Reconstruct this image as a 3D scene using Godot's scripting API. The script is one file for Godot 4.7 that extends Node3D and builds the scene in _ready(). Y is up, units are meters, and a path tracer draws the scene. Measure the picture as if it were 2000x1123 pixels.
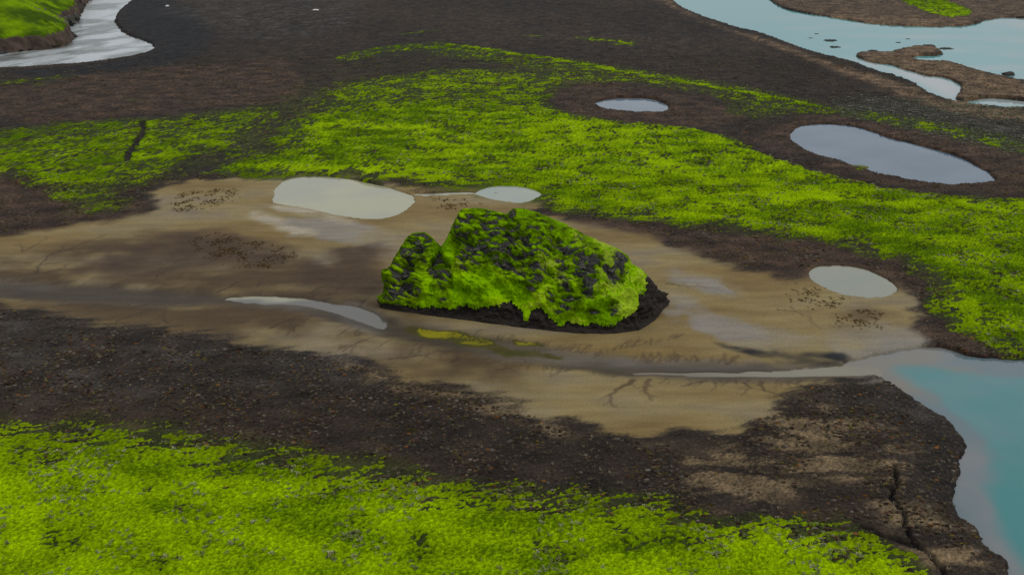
extends Node3D
# A river plain seen from the air: black and brown soils, bright moss, silt flats with ponds, and a mossy rock hill.
# Outlines below are plan positions in metres (x, z), the camera standing over the origin.

const PLAN := {
	"river": [-201.9, -302.5, -175.3, -304.9, -165.4, -307.4, -154.1, -312.4, -144.3, -319.2, -136.9, -330.1, -135.6, -338.7, -137.0, -344.7, -142.2, -352.9, -150.7, -362.6, -158.1, -370.5, -166.8, -384.9, -175.6, -402.9, -182.8, -422.6, -188.0, -444.1, -192.7, -467.8, -198.8, -490.1, -218.2, -550.7, -242.5, -550.7, -223.8, -490.1, -215.3, -467.8, -207.1, -444.1, -197.4, -418.2, -194.9, -400.2, -191.8, -389.9, -176.4, -363.7, -171.2, -347.7, -177.0, -340.7, -189.3, -332.0, -215.2, -324.6],
	"lake": [89.7, -550.7, 83.0, -482.5, 80.4, -455.7, 83.5, -433.1, 88.6, -408.4, 96.0, -387.3, 102.4, -376.4, 105.3, -364.9, 108.4, -345.7, 113.0, -332.0, 117.7, -323.7, 121.3, -317.5, 122.8, -309.0, 124.4, -300.2, 128.0, -294.0, 129.4, -287.3, 128.9, -278.9, 128.3, -269.5, 129.6, -262.6, 132.7, -258.9, 136.3, -255.4, 142.0, -253.0, 148.0, -252.4, 168.5, -249.6, 261.8, -405.6, 230.5, -411.1, 221.3, -413.9, 210.8, -405.6, 199.7, -393.7, 190.3, -389.9, 180.5, -388.6, 166.2, -391.1, 153.5, -398.9, 148.9, -408.4, 140.3, -419.7, 132.7, -430.1, 129.8, -444.1, 130.8, -467.8, 130.4, -490.1, 133.4, -550.7],
	"spit": [173.3, -257.7, 152.3, -260.7, 148.5, -263.8, 143.7, -265.1, 135.7, -260.7, 133.3, -262.6, 134.3, -265.7, 141.2, -276.1, 143.4, -282.3, 143.8, -289.5, 142.3, -294.0, 137.2, -294.8, 135.9, -301.7, 132.9, -308.2, 133.1, -313.2, 129.6, -314.1, 127.1, -317.5, 125.5, -323.7, 126.0, -330.1, 129.4, -334.8, 135.7, -333.9, 140.9, -332.0, 143.1, -336.8, 148.1, -341.7, 154.8, -344.7, 161.6, -347.7, 162.2, -343.6, 160.7, -336.8, 159.7, -330.1, 155.5, -328.2, 151.6, -329.2, 146.5, -326.4, 144.3, -321.9, 145.4, -317.5, 150.2, -315.8, 153.8, -317.5, 156.0, -309.9, 158.3, -301.7, 161.3, -295.5, 164.5, -288.8, 163.5, -282.3, 178.5, -266.3],
	"lagoon": [88.9, -110.4, 74.2, -110.7, 69.3, -111.1, 66.4, -111.7, 64.6, -113.5, 63.0, -114.8, 60.0, -113.9, 55.7, -112.7, 51.4, -111.3, 46.9, -109.0, 49.6, -108.1, 52.0, -106.2, 52.5, -103.5, 53.2, -102.1, 54.2, -100.0, 55.6, -97.4, 56.5, -95.2, 56.6, -92.4, 56.2, -89.0, 54.7, -87.9, 53.7, -85.8, 52.3, -83.1, 50.8, -80.9, 50.3, -78.7, 49.4, -77.2, 49.8, -75.7, 50.2, -73.7, 50.1, -71.6, 50.7, -70.2, 51.1, -69.2, 50.3, -68.4, 50.1, -66.2, 50.5, -62.2, 63.8, -62.2],
	"turquoise": [93.6, -106.3, 71.8, -105.9, 65.2, -107.3, 60.8, -108.7, 54.9, -108.7, 52.4, -107.6, 54.4, -105.1, 56.4, -103.4, 58.0, -99.2, 59.0, -94.3, 59.1, -90.1, 58.0, -86.0, 55.3, -81.7, 53.1, -77.7, 52.3, -74.4, 52.5, -70.5, 53.0, -62.2, 63.8, -62.2],
	"pond_a": [-51.4, -180.5, -52.3, -182.8, -51.7, -187.8, -50.9, -190.3, -48.3, -191.7, -45.2, -192.0, -40.7, -191.7, -34.3, -189.2, -26.8, -184.4, -22.1, -180.5, -20.9, -178.3, -20.7, -174.0, -21.8, -170.4, -23.9, -167.2, -26.3, -165.3, -30.6, -165.6, -36.4, -168.1, -42.9, -171.9, -47.0, -173.4, -50.5, -174.6],
	"pond_b": [-7.8, -182.1, -6.2, -184.1, -4.0, -185.5, 0.0, -186.1, 3.9, -184.4, 6.1, -181.5, 6.3, -179.6, 4.5, -176.1, 1.8, -174.3, -1.9, -175.5, -5.8, -177.7, -7.7, -179.9],
	"pond_c": [23.8, -257.1, 26.7, -261.4, 31.2, -263.9, 36.7, -264.5, 41.9, -263.2, 45.4, -258.3, 46.5, -253.0, 43.7, -247.3, 38.0, -246.8, 30.6, -247.9, 25.8, -251.9],
	"pond_d": [71.7, -222.9, 75.4, -230.6, 80.5, -235.1, 85.6, -235.6, 92.1, -233.6, 95.3, -229.1, 97.3, -222.0, 102.1, -216.6, 106.2, -210.6, 108.4, -205.6, 109.5, -199.0, 110.0, -193.0, 109.0, -189.1, 107.2, -187.4, 103.5, -186.4, 97.2, -185.4, 92.1, -187.4, 87.6, -191.3, 83.6, -193.4, 82.3, -196.7, 79.8, -198.2, 79.1, -202.1, 76.0, -205.6, 73.0, -210.2, 71.6, -216.2],
	"pond_e": [52.0, -140.3, 54.0, -142.7, 57.7, -143.6, 61.0, -142.9, 63.1, -140.8, 64.8, -137.8, 65.3, -134.6, 64.5, -132.6, 62.2, -130.9, 58.6, -130.2, 55.7, -131.1, 53.6, -132.8, 52.0, -135.4, 51.6, -138.2],
	"stream_a": [-48.2, -130.5, -45.5, -131.4, -40.4, -131.6, -35.8, -130.8, -31.1, -129.5, -26.7, -128.1, -23.2, -126.4, -20.4, -123.3, -19.4, -120.6, -20.4, -119.9, -22.7, -121.6, -25.5, -123.6, -28.8, -125.9, -32.2, -127.5, -38.3, -128.6, -42.6, -128.6, -45.9, -129.7],
	"stream_b": [13.1, -107.8, 17.4, -107.1, 21.7, -107.1, 29.3, -107.1, 39.7, -107.8, 46.9, -109.0, 51.7, -109.8, 51.9, -106.0, 49.7, -106.3, 41.7, -106.2, 31.7, -106.3, 21.6, -106.5, 17.3, -106.7],
	"stream_c": [-21.47, -180.84, -17.68, -180.51, -13.32, -181.48, -7.54, -181.16, -7.48, -179.55, -12.67, -179.87, -17.55, -178.92, -21.31, -179.23],
	"sand": [-110.7, -151.6, -97.3, -155.3, -91.1, -158.6, -81.7, -164.5, -74.1, -168.8, -75.5, -175.6, -79.5, -182.0, -76.1, -186.6, -66.5, -188.7, -54.5, -191.2, -34.7, -190.5, -22.2, -182.0, -14.4, -181.3, -7.9, -186.0, 0.0, -187.3, 7.0, -183.9, 7.8, -176.8, 5.3, -172.6, 0.0, -172.6, 6.2, -167.3, 13.2, -164.0, 20.1, -161.8, 29.0, -154.1, 35.1, -145.8, 42.1, -140.3, 49.2, -137.2, 53.5, -142.5, 59.5, -144.2, 64.3, -139.9, 66.5, -134.2, 65.9, -128.5, 62.9, -123.1, 63.2, -118.1, 62.7, -113.5, 57.7, -110.5, 51.5, -104.7, 39.4, -103.6, 36.5, -100.4, 34.9, -97.3, 29.6, -94.4, 24.4, -91.6, 17.8, -90.3, 11.6, -92.2, 5.3, -95.6, 0.0, -98.8, -7.0, -102.7, -14.3, -105.2, -22.1, -109.6, -30.0, -112.3, -44.7, -116.2, -46.9, -118.5, -63.6, -121.1, -77.0, -125.6, -83.2, -128.1, -99.0, -132.2],
	"sand_dark_patch": [-64.1, -157.9, -56.5, -158.6, -46.3, -153.6, -38.1, -146.9, -39.8, -142.0, -46.7, -140.7, -54.7, -143.6, -61.5, -137.2, -70.3, -137.2, -76.2, -146.9, -70.6, -151.6],
	"sand_damp": [-110.0, -150.4, -92.4, -145.8, -81.6, -152.8, -67.5, -161.8, -40.9, -146.9, -24.8, -151.6, -21.0, -126.6, 0.0, -110.5, 2.9, -107.7, 0.0, -99.8, -7.0, -103.3, -29.9, -112.0, -54.6, -118.1, -82.4, -126.6, -97.8, -130.3],
	"sand_brown": [-61.2, -157.9, -56.1, -157.3, -46.1, -152.8, -39.5, -146.9, -40.4, -142.9, -47.0, -142.0, -54.2, -144.7, -60.3, -149.2],
	"sand_brown_b": [-35.3, -146.9, -29.0, -154.1, -23.2, -154.1, -22.6, -138.2, -21.9, -130.3, -30.7, -132.2, -38.2, -135.2],
	"sand_tuft_a": [46.6, -134.2, 51.3, -135.2, 54.0, -130.3, 55.9, -128.5, 53.0, -124.9, 49.2, -125.8, 45.9, -128.5],
	"sand_tuft_b": [54.4, -126.6, 59.0, -125.8, 60.0, -124.0, 56.8, -119.8, 50.5, -119.8, 51.6, -123.1],
	"sand_tuft_c": [-73.6, -179.4, -64.1, -184.3, -58.7, -181.0, -59.7, -173.2, -65.2, -170.2, -69.9, -168.8],
	"sand_tuft_d": [-19.6, -177.8, -10.8, -176.2, -5.3, -173.2, -10.5, -170.8, -15.9, -171.7],
	"sand_tuft_e": [-62.2, -157.9, -54.9, -156.6, -45.1, -152.8, -39.1, -146.9, -39.8, -142.0, -48.1, -142.5, -56.7, -146.9],
	"channel": [-102.6, -138.2, -88.1, -137.6, -78.7, -136.2, -69.4, -135.0, -60.2, -133.4, -49.3, -131.7, -40.7, -131.3, -30.2, -129.4, -23.1, -127.0, -18.4, -122.3, -11.8, -119.8, -3.9, -117.3, 3.8, -114.7, 11.2, -112.3, 18.5, -110.5, 25.8, -109.8, 33.0, -109.3, 41.0, -108.8, 46.8, -108.8, 51.5, -105.2, 41.3, -104.9, 31.3, -104.9, 21.4, -105.2, 14.3, -106.0, 5.8, -108.2, -1.5, -110.2, -9.0, -113.2, -17.0, -116.5, -21.9, -118.5, -29.0, -122.8, -37.9, -126.6, -47.5, -128.3, -51.5, -127.7, -59.6, -127.2, -68.2, -128.1, -76.2, -129.2, -84.4, -130.5, -98.8, -131.8],
	"black_streak": [28.9, -115.3, 33.4, -114.1, 37.7, -112.3, 43.4, -112.0, 48.1, -112.0, 49.2, -110.5, 47.6, -108.9, 43.7, -108.8, 37.1, -109.9, 32.9, -112.0],
	"algae": [-14.63, -120.13, -11.80, -119.31, -7.81, -118.18, -3.86, -116.43, -2.45, -115.03, -4.58, -114.72, -7.68, -115.65, -10.84, -116.90, -13.69, -118.50],
	"algae_b": [0.38, -115.96, 3.07, -115.49, 4.71, -114.26, 2.29, -114.57],
	"algae_c": [-18.4, -121.5, -11.0, -119.3, -3.1, -115.0, 4.5, -112.3, 9.7, -110.8, 3.0, -110.5, -4.5, -113.5, -12.4, -116.6, -17.7, -119.3],
	"film_a": [-45.1, -165.1, -37.0, -165.9, -26.4, -163.2, -20.3, -154.1, -22.8, -150.4, -29.8, -152.8, -38.2, -156.6],
	"film_b": [26.3, -142.5, 30.6, -141.4, 36.7, -136.2, 40.1, -132.2, 37.1, -130.3, 31.6, -132.2, 27.3, -137.2],
	"film_c": [29.8, -122.8, 35.2, -125.8, 37.8, -119.8, 43.7, -118.1, 45.7, -114.7, 39.1, -112.9, 33.4, -114.2, 29.6, -118.1],
	"film_d": [46.1, -115.8, 51.3, -119.8, 57.3, -121.1, 62.3, -119.8, 62.1, -114.7, 55.1, -111.2, 48.9, -110.5, 46.4, -112.0],
	"film_e": [-30.2, -129.4, -23.1, -127.0, -17.7, -119.8, -20.1, -116.5, -25.2, -119.8],
	"film_f": [7.5, -112.0, 18.5, -110.2, 29.3, -108.8, 46.8, -108.8, 40.5, -107.4, 21.6, -106.7, 13.0, -107.4],
	"film_g": [25.9, -134.2, 32.1, -126.6, 30.8, -118.1, 28.7, -117.3, 29.3, -124.9, 25.3, -130.3],
	"pale_a": [-55.4, -169.0, -52.5, -169.9, -49.0, -168.5, -43.5, -162.6, -36.7, -156.1, -38.9, -155.1, -47.1, -161.0, -52.1, -164.5],
	"pale_b": [-37.2, -146.9, -33.9, -149.2, -31.6, -146.9, -31.8, -142.9, -34.5, -142.5],
	"pale_c": [-50.3, -173.8, -42.3, -171.4, -30.6, -164.5, -31.2, -161.8, -41.1, -165.9, -49.5, -170.8],
	"black_a": [-173.6, -398.3, -190.9, -448.8, -196.7, -480.7, -175.3, -471.4, -139.4, -414.9, -126.6, -364.0, -126.8, -337.8, -127.7, -319.1, -133.5, -310.5, -149.4, -306.3, -146.6, -299.9, -130.9, -313.0, -132.6, -337.8, -149.4, -361.8],
	"black_b": [-172.0, -299.1, -150.8, -305.5, -133.9, -320.9, -132.1, -353.1, -135.0, -401.0, -122.9, -375.6, -114.6, -323.6, -123.1, -306.3, -144.9, -292.1, -167.7, -290.6],
	"black_c": [51.2, -104.2, 51.7, -101.8, 53.3, -98.1, 55.5, -93.4, 55.3, -87.8, 53.4, -86.0, 51.5, -82.1, 49.9, -79.8, 49.4, -77.7, 48.5, -76.1, 49.2, -72.7, 49.9, -69.3, 50.3, -68.2, 48.9, -66.8, 48.2, -69.0, 47.3, -72.7, 46.8, -76.0, 48.9, -81.2, 51.4, -86.0, 53.2, -90.1, 52.8, -95.1, 51.1, -99.3, 49.2, -103.4],
	"lake_pale": [120.2, -329.2, 125.1, -311.5, 130.9, -286.6, 130.4, -266.3, 136.2, -258.9, 169.5, -251.3, 174.8, -260.1, 139.7, -266.3, 145.0, -283.0, 142.5, -294.0, 133.5, -305.7, 126.5, -325.5],
	"gravel_a": [-172.2, -462.5, -80.6, -521.5, -63.0, -401.0, -78.2, -364.0, -107.0, -364.0, -127.1, -375.6, -158.2, -422.2],
	"gravel_b": [97.2, -260.2, 107.4, -263.3, 116.6, -248.4, 134.8, -227.5, 149.5, -218.2, 143.1, -207.5, 128.8, -216.0, 113.1, -224.2, 98.9, -232.5, 91.9, -240.2],
	"gravel_c": [-95.2, -126.1, -82.1, -126.1, -62.8, -119.2, -44.1, -114.5, -26.5, -110.0, -15.6, -104.4, -19.5, -93.4, -34.4, -100.6, -57.2, -105.8, -70.8, -104.4, -82.1, -104.4],
	"gravel_d": [35.8, -100.6, 49.3, -103.8, 55.3, -93.4, 53.9, -86.0, 49.1, -76.8, 49.9, -68.2, 48.2, -66.8, 47.2, -75.1, 49.0, -86.0, 46.8, -96.9],
	"brown_a": [-194.5, -290.6, -167.7, -290.6, -140.9, -283.3, -120.1, -298.3, -88.7, -323.6, -63.7, -290.6, -66.1, -257.2, -87.4, -248.4, -107.1, -242.9, -141.4, -240.2, -164.1, -240.2],
	"brown_b": [12.5, -269.7, 21.1, -279.8, 42.1, -279.8, 62.7, -269.7, 63.9, -254.2, 53.5, -239.2, 34.7, -235.0, 21.1, -239.2, 14.0, -251.3],
	"brown_c": [61.8, -232.5, 74.3, -242.9, 88.5, -242.9, 98.9, -232.5, 110.5, -218.2, 123.2, -207.5, 136.0, -195.7, 125.8, -178.5, 104.7, -180.1, 89.1, -182.4, 78.5, -190.3, 68.7, -204.2, 60.5, -216.0],
	"brown_d": [10.3, -166.6, 25.3, -163.2, 39.7, -158.9, 54.5, -155.4, 64.6, -150.9, 70.3, -146.3, 72.6, -136.6, 67.2, -129.7, 63.0, -136.6, 58.1, -142.9, 49.3, -137.6, 40.4, -140.7, 32.8, -148.6, 24.6, -157.1, 12.1, -162.4],
	"brown_e": [62.6, -122.6, 67.3, -124.3, 69.9, -117.6, 74.5, -111.4, 81.4, -104.4, 83.9, -108.6, 72.6, -109.3, 66.3, -110.0, 62.9, -112.2, 62.1, -117.6],
	"brown_f": [-116.4, -192.1, -102.1, -181.8, -93.7, -175.4, -79.6, -172.4, -76.0, -177.0, -73.7, -168.0, -85.8, -162.4, -97.5, -155.9, -111.7, -153.4, -135.0, -192.1],
	"brown_g": [-68.1, -99.3, -46.8, -96.9, -25.6, -91.2, -6.0, -84.0, -5.8, -80.3, -31.1, -88.0, -50.7, -90.1, -63.4, -90.1],
	"shore_a": [80.2, -500.3, 78.1, -442.3, 87.8, -390.5, 101.2, -357.4, 110.3, -321.8, 119.6, -296.7, 126.4, -279.8, 125.0, -263.3, 130.0, -252.4, 144.8, -246.8, 165.2, -244.5, 158.0, -232.5, 139.2, -236.0, 125.7, -242.9, 118.4, -260.2, 112.7, -287.0, 105.8, -319.1, 93.2, -366.3, 77.9, -422.2, 72.0, -480.7],
	"shore_b": [129.3, -462.5, 132.5, -429.7, 148.6, -407.8, 165.8, -390.5, 189.8, -389.2, 210.4, -405.1, 232.3, -414.9, 265.4, -412.0, 344.6, -544.4, 269.7, -544.4, 143.9, -521.5],
	"shore_c": [126.8, -403.7, 151.9, -385.4, 195.2, -385.4, 203.8, -403.7, 173.2, -406.4, 150.6, -420.7],
	"tan_a": [34.4, -100.6, 42.8, -96.9, 48.2, -93.4, 49.8, -88.0, 45.4, -80.3, 42.6, -82.1, 35.5, -82.1, 27.3, -77.7, 21.4, -76.8, 18.9, -82.1, 21.6, -87.0, 28.8, -91.2],
	"tan_b": [39.4, -78.1, 44.3, -80.3, 48.2, -76.0, 48.5, -72.0, 47.9, -67.3, 40.2, -67.3, 41.0, -72.0],
	"tan_c": [-28.0, -110.0, -17.2, -105.8, -6.9, -101.6, 2.7, -96.9, 8.9, -91.2, 5.1, -91.2, -2.7, -96.9, -12.4, -101.2, -21.3, -105.1],
	"tan_d": [124.3, -314.7, 130.8, -290.6, 127.7, -257.2, 140.1, -237.6, 148.7, -257.2, 135.0, -263.3, 140.9, -283.3, 140.6, -306.3, 130.7, -327.3],
	"moss_front": [-73.8, -86.6, -61.5, -86.6, -52.4, -86.8, -46.4, -87.4, -41.1, -86.2, -35.1, -84.6, -26.2, -82.7, -17.5, -80.6, -8.5, -77.9, 0.0, -76.6, 8.3, -75.4, 13.9, -75.1, 18.1, -74.0, 24.7, -74.0, 27.5, -76.2, 31.4, -76.2, 34.5, -75.4, 37.1, -73.2, 38.2, -70.3, 38.5, -67.2, 38.2, -60.2, -62.1, -60.2],
	"moss_front_thin": [-80.1, -96.7, -66.7, -96.7, -46.2, -95.3, -32.0, -91.5, -18.6, -87.8, -6.0, -83.4, 5.9, -81.5, 17.7, -81.5, 20.3, -76.6, 23.3, -75.0, 31.8, -77.5, 38.5, -74.2, 41.8, -68.8, 40.1, -60.2, -62.1, -60.2, -81.6, -89.1],
	"moss_mid": [-50.4, -281.3, -38.7, -278.5, -28.4, -271.7, -16.6, -288.5, -6.8, -296.1, 1.6, -279.2, 9.6, -275.7, 12.0, -256.6, 14.4, -246.2, 24.9, -234.5, 41.4, -233.4, 54.7, -231.4, 57.8, -220.9, 62.9, -210.3, 67.9, -201.4, 74.6, -192.4, 79.5, -186.7, 88.1, -180.1, 98.2, -178.1, 108.4, -176.9, 128.6, -174.4, 84.8, -104.2, 74.0, -110.6, 71.4, -113.0, 68.8, -118.6, 67.8, -125.4, 68.2, -129.8, 74.2, -136.2, 73.4, -144.8, 69.4, -148.7, 63.5, -153.5, 55.2, -158.1, 40.3, -162.3, 25.6, -165.6, 15.6, -168.5, 9.0, -171.4, 8.2, -178.1, 5.6, -185.3, -2.3, -187.4, -13.7, -187.4, -25.5, -190.9, -41.2, -194.5, -54.1, -194.5, -61.5, -191.6, -69.1, -189.9, -66.6, -197.2, -57.3, -203.0, -54.5, -213.3, -58.9, -231.9, -50.9, -247.9, -50.2, -262.7],
	"moss_mid_thin": [-66.0, -256.6, -57.5, -275.7, -46.8, -290.0, -17.5, -305.6, 10.3, -297.6, 33.5, -290.0, 63.2, -272.4, 83.1, -253.6, 69.2, -234.5, 61.5, -237.0, 59.4, -269.1, 40.7, -281.3, 19.4, -279.2, 10.7, -262.7, 14.2, -242.3, 54.3, -229.5, 60.1, -209.1, 78.1, -183.0, 107.5, -175.0, 127.1, -172.0, 84.0, -102.9, 72.8, -109.7, 67.8, -116.5, 65.5, -125.8, 72.0, -135.2, 65.5, -148.2, 48.7, -155.5, 25.3, -162.8, 8.3, -169.0, -34.6, -189.9, -68.6, -188.1, -72.0, -207.0, -65.4, -220.0, -62.1, -239.7],
	"moss_left": [-144.0, -207.0, -125.8, -210.3, -124.8, -223.7, -121.8, -234.5, -101.4, -235.5, -83.7, -236.5, -75.1, -240.7, -65.9, -244.0, -63.9, -238.6, -69.6, -225.6, -75.5, -210.3, -83.7, -198.3, -90.3, -190.9, -93.9, -180.7, -97.1, -178.1, -107.4, -188.1, -117.1, -193.4, -136.9, -195.3],
	"moss_left_thin": [-154.6, -224.6, -135.8, -229.5, -126.5, -238.6, -98.8, -239.7, -83.7, -250.7, -67.4, -262.7, -57.5, -275.7, -62.1, -239.7, -65.4, -220.0, -72.0, -207.0, -71.4, -189.9, -78.7, -184.7, -90.0, -172.0, -97.1, -173.5, -105.7, -184.7, -115.2, -189.9, -133.6, -189.9],
	"moss_mid_upper": [-56.5, -270.4, -49.6, -286.3, -17.1, -297.6, -6.9, -302.4, 12.9, -279.2, 12.7, -256.6, 0.0, -249.6, -15.0, -256.6, -33.0, -256.6, -43.0, -244.0, -51.6, -244.0],
	"moss_left_upper": [-154.0, -223.7, -135.8, -229.5, -123.2, -237.6, -85.0, -240.7, -67.3, -249.6, -64.3, -237.0, -76.0, -229.5, -93.0, -223.7, -115.6, -220.9, -124.1, -207.0, -141.5, -203.0],
	"moss_far_thin": [-75.6, -247.9, -70.2, -305.6, -63.5, -327.4, -47.3, -347.0, -19.5, -344.0, 18.0, -314.0, 49.3, -284.1, 76.5, -262.7, 93.0, -247.9, 80.3, -244.0, 62.5, -247.9, 59.4, -269.1, 40.9, -282.7, 16.3, -282.7, -17.5, -305.6, -40.1, -290.0, -55.7, -265.8, -68.4, -242.3],
	"moss_left_low": [-94.6, -170.5, -88.8, -176.6, -80.7, -178.1, -77.3, -172.0, -82.3, -166.2, -89.9, -164.8],
	"moss_bare_a": [11.6, -264.5, 19.3, -277.7, 40.4, -279.1, 62.4, -268.4, 63.2, -254.2, 53.3, -238.1, 34.8, -236.0, 21.2, -240.2, 13.5, -251.3],
	"moss_bare_b": [-68.4, -254.2, -65.5, -283.3, -56.4, -269.7, -61.6, -237.6, -67.6, -218.2, -75.7, -195.7, -80.2, -188.5, -76.5, -205.4, -69.5, -225.1],
	"moss_bare_c": [16.5, -77.9, 19.7, -76.6, 20.0, -75.0, 16.7, -75.4],
	"moss_bare_d": [23.0, -71.4, 25.1, -71.0, 24.8, -70.1, 22.3, -70.3],
	"moss_islet": [198.4, -480.9, 194.8, -451.9, 192.7, -426.1, 195.0, -409.9, 203.7, -411.3, 213.4, -423.1, 217.5, -438.7, 217.6, -455.4, 221.1, -480.9],
	"moss_lines": [
		[2.6, [-62.0, -321.3, -56.8, -332.4, -46.9, -344.2, -31.6, -348.3]],
		[3.0, [-55.6, -324.9, -45.7, -334.3, -31.3, -344.2]],
		[5, [-25.6, -347.3, -13.5, -340.2, 0.0, -329.6, 18.2, -317.7, 31.4, -304.2, 43.7, -291.7, 54.2, -284.3]],
		[5, [54.2, -284.3, 64.0, -275.9, 77.3, -265.4, 84.4, -258.0, 89.8, -250.3]],
		[2.4, [-45.7, -368.0, -29.7, -376.3]],
		[2.2, [4.1, -363.5, 12.3, -362.4]],
		[2.6, [25.5, -360.1, 36.2, -354.7, 47.3, -347.3]],
		[2.2, [35.5, -347.3, 47.0, -345.2]],
		[2.5, [-30.8, -294.0, -24.1, -304.2]],
		[2.2, [-159.4, -284.3, -147.3, -290.2]],
		[2.5, [-151.1, -280.1, -148.5, -280.8]],
		[2.2, [-121.9, -299.4, -120.5, -299.4]],
		[1.6, [-120.1, -199.2, -110.7, -202.3, -101.8, -207.2]],
		[2.2, [-96.4, -176.7, -91.5, -188.2, -83.8, -198.4, -73.9, -213.5, -67.1, -237.2, -65.5, -248.1]],
		[1.6, [-69.7, -191.8, -63.4, -198.4, -56.5, -207.2]],
		[1.5, [-107.7, -237.2, -103.1, -239.8, -94.5, -235.7]],
		[1.4, [-113.7, -259.8, -110.4, -261.0]],
		[1.6, [52.2, -272.6, 64.3, -262.9, 76.7, -252.1, 87.8, -249.8]],
		[3, [81.0, -197.3, 81.8, -196.2]],
		[1.0, [-34.9, -106.7, -33.9, -107.0]],
		[1.2, [-66.1, -102.1, -65.4, -102.3]],
	],
	"moss_lines_thin": [
		[22, [-23.0, -337.2, 0.0, -321.3, 17.8, -310.0, 43.5, -290.2, 63.7, -274.6, 83.1, -253.8]],
		[14, [0.0, -294.0, 20.2, -291.7, 41.4, -286.5]],
		[10, [30.4, -357.9, 45.7, -350.4]],
		[12, [-59.0, -323.1, -46.4, -340.2, -29.8, -350.4]],
		[14, [99.8, -242.5, 115.5, -229.6, 127.5, -213.5]],
		[10, [94.6, -248.1, 99.8, -242.5]],
		[8, [-163.6, -282.9, -145.6, -290.2]],
	],
	"moss_bright": [
		[7, [-54.9, -232.1, -41.7, -235.7, -24.5, -229.6]],
		[6, [-53.2, -217.9, -47.1, -220.2]],
		[6, [54.2, -176.7, 61.3, -178.9, 67.2, -176.7]],
		[5, [34.5, -197.3, 38.1, -197.3]],
		[7, [-54.8, -197.3, -35.1, -193.6, -13.8, -190.0]],
		[5, [68.0, -127.7, 71.3, -124.1]],
	],
	"gullies": [
		[1.5, [-100.5, -236.0, -96.5, -226.1, -95.1, -218.2, -94.0, -210.8, -91.4, -202.6]],
		[0.55, [45.8, -86.0, 44.3, -83.1, 43.1, -80.3, 42.7, -77.7, 42.5, -74.3, 42.4, -71.6, 42.8, -69.3, 43.1, -66.5]],
		[0.5, [37.9, -73.9, 40.2, -72.7, 41.5, -71.3, 42.5, -71.2]],
	],
	"rills": [
		[0.45, [-89.8, -149.0, -89.3, -151.1, -89.0, -153.1, -89.0, -156.3]],
		[0.35, [-89.7, -149.2, -92.9, -153.3]],
		[0.35, [-89.3, -151.1, -91.0, -150.4, -93.0, -152.1]],
		[0.6, [-83.3, -139.1, -84.1, -142.5, -84.3, -145.1, -83.9, -148.3, -81.7, -150.0, -79.8, -154.1, -77.8, -157.6]],
		[0.4, [-83.9, -148.3, -83.5, -151.6, -83.6, -154.1]],
		[0.35, [-81.7, -150.0, -79.5, -148.1, -76.5, -149.7]],
		[0.6, [-82.8, -139.3, -79.9, -140.7, -79.4, -143.6]],
		[0.35, [-82.0, -125.8, -80.1, -127.0, -78.4, -128.5]],
		[0.35, [-78.4, -125.2, -76.0, -127.0, -74.0, -128.1]],
		[0.4, [-68.1, -125.6, -66.8, -126.6, -65.8, -127.2]],
		[0.4, [-61.6, -121.3, -60.3, -123.6, -58.5, -125.6, -56.5, -126.6]],
		[0.5, [-53.3, -120.8, -55.0, -124.0, -56.3, -127.0]],
		[0.35, [-56.1, -122.3, -55.1, -124.5]],
		[0.45, [-37.8, -119.8, -35.5, -121.4, -33.8, -122.8, -32.5, -124.5]],
		[0.4, [-33.2, -118.1, -34.5, -120.6, -34.2, -122.8]],
		[0.35, [-34.1, -117.3, -33.5, -119.8, -31.7, -120.6]],
		[0.45, [-24.1, -114.1, -23.7, -115.3, -22.7, -115.9]],
		[0.35, [-25.8, -114.1, -24.3, -115.0, -23.7, -115.3]],
		[0.35, [-24.9, -112.3, -24.0, -114.4]],
		[0.35, [-23.2, -112.0, -23.9, -114.4, -22.4, -114.1]],
		[0.45, [-25.6, -113.2, -23.7, -115.0, -20.9, -117.2]],
		[0.45, [-17.7, -110.2, -15.5, -110.5, -12.7, -112.0, -9.5, -113.0]],
		[0.35, [-12.6, -112.0, -12.2, -110.5]],
		[0.45, [-8.8, -109.3, -7.4, -110.5, -6.4, -112.0]],
		[0.4, [-2.5, -107.4, 0.0, -107.9, 2.2, -109.1, 2.2, -109.8]],
		[0.35, [-1.5, -109.6, 0.7, -108.4]],
		[0.9, [17.1, -104.9, 15.8, -103.5, 13.1, -101.3, 13.1, -99.0, 13.8, -97.3]],
		[0.5, [13.1, -101.3, 11.7, -100.0]],
		[0.8, [19.1, -104.7, 17.8, -102.6, 17.9, -101.3, 18.8, -99.3]],
		[0.4, [17.8, -102.6, 18.5, -103.9]],
		[0.6, [35.2, -104.9, 33.9, -102.9, 34.4, -101.7, 36.5, -100.4, 37.3, -98.5]],
		[0.5, [32.3, -104.7, 33.0, -103.1, 31.8, -101.8, 30.4, -101.0]],
		[0.45, [27.8, -104.7, 27.8, -102.9, 26.8, -102.0]],
		[0.4, [25.6, -104.7, 25.1, -103.6, 24.4, -103.2]],
		[0.4, [38.3, -104.7, 40.7, -102.9, 41.0, -101.7]],
		[0.4, [42.6, -125.8, 46.5, -124.9, 47.0, -121.4, 48.1, -119.8]],
		[0.35, [44.9, -126.6, 47.2, -124.5]],
		[0.35, [26.1, -135.2, 32.0, -134.2, 37.3, -131.3]],
		[0.4, [-43.2, -134.2, -42.6, -137.2, -42.3, -139.3]],
		[0.4, [-61.5, -137.2, -61.3, -141.4, -59.7, -144.7]],
		[0.4, [-33.9, -131.3, -31.5, -136.2, -29.8, -139.3]],
		[0.4, [-30.4, -130.7, -27.9, -135.8]],
		[0.4, [-49.5, -132.2, -46.3, -136.2, -44.0, -137.2]],
	],
	"rivulets": [
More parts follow.
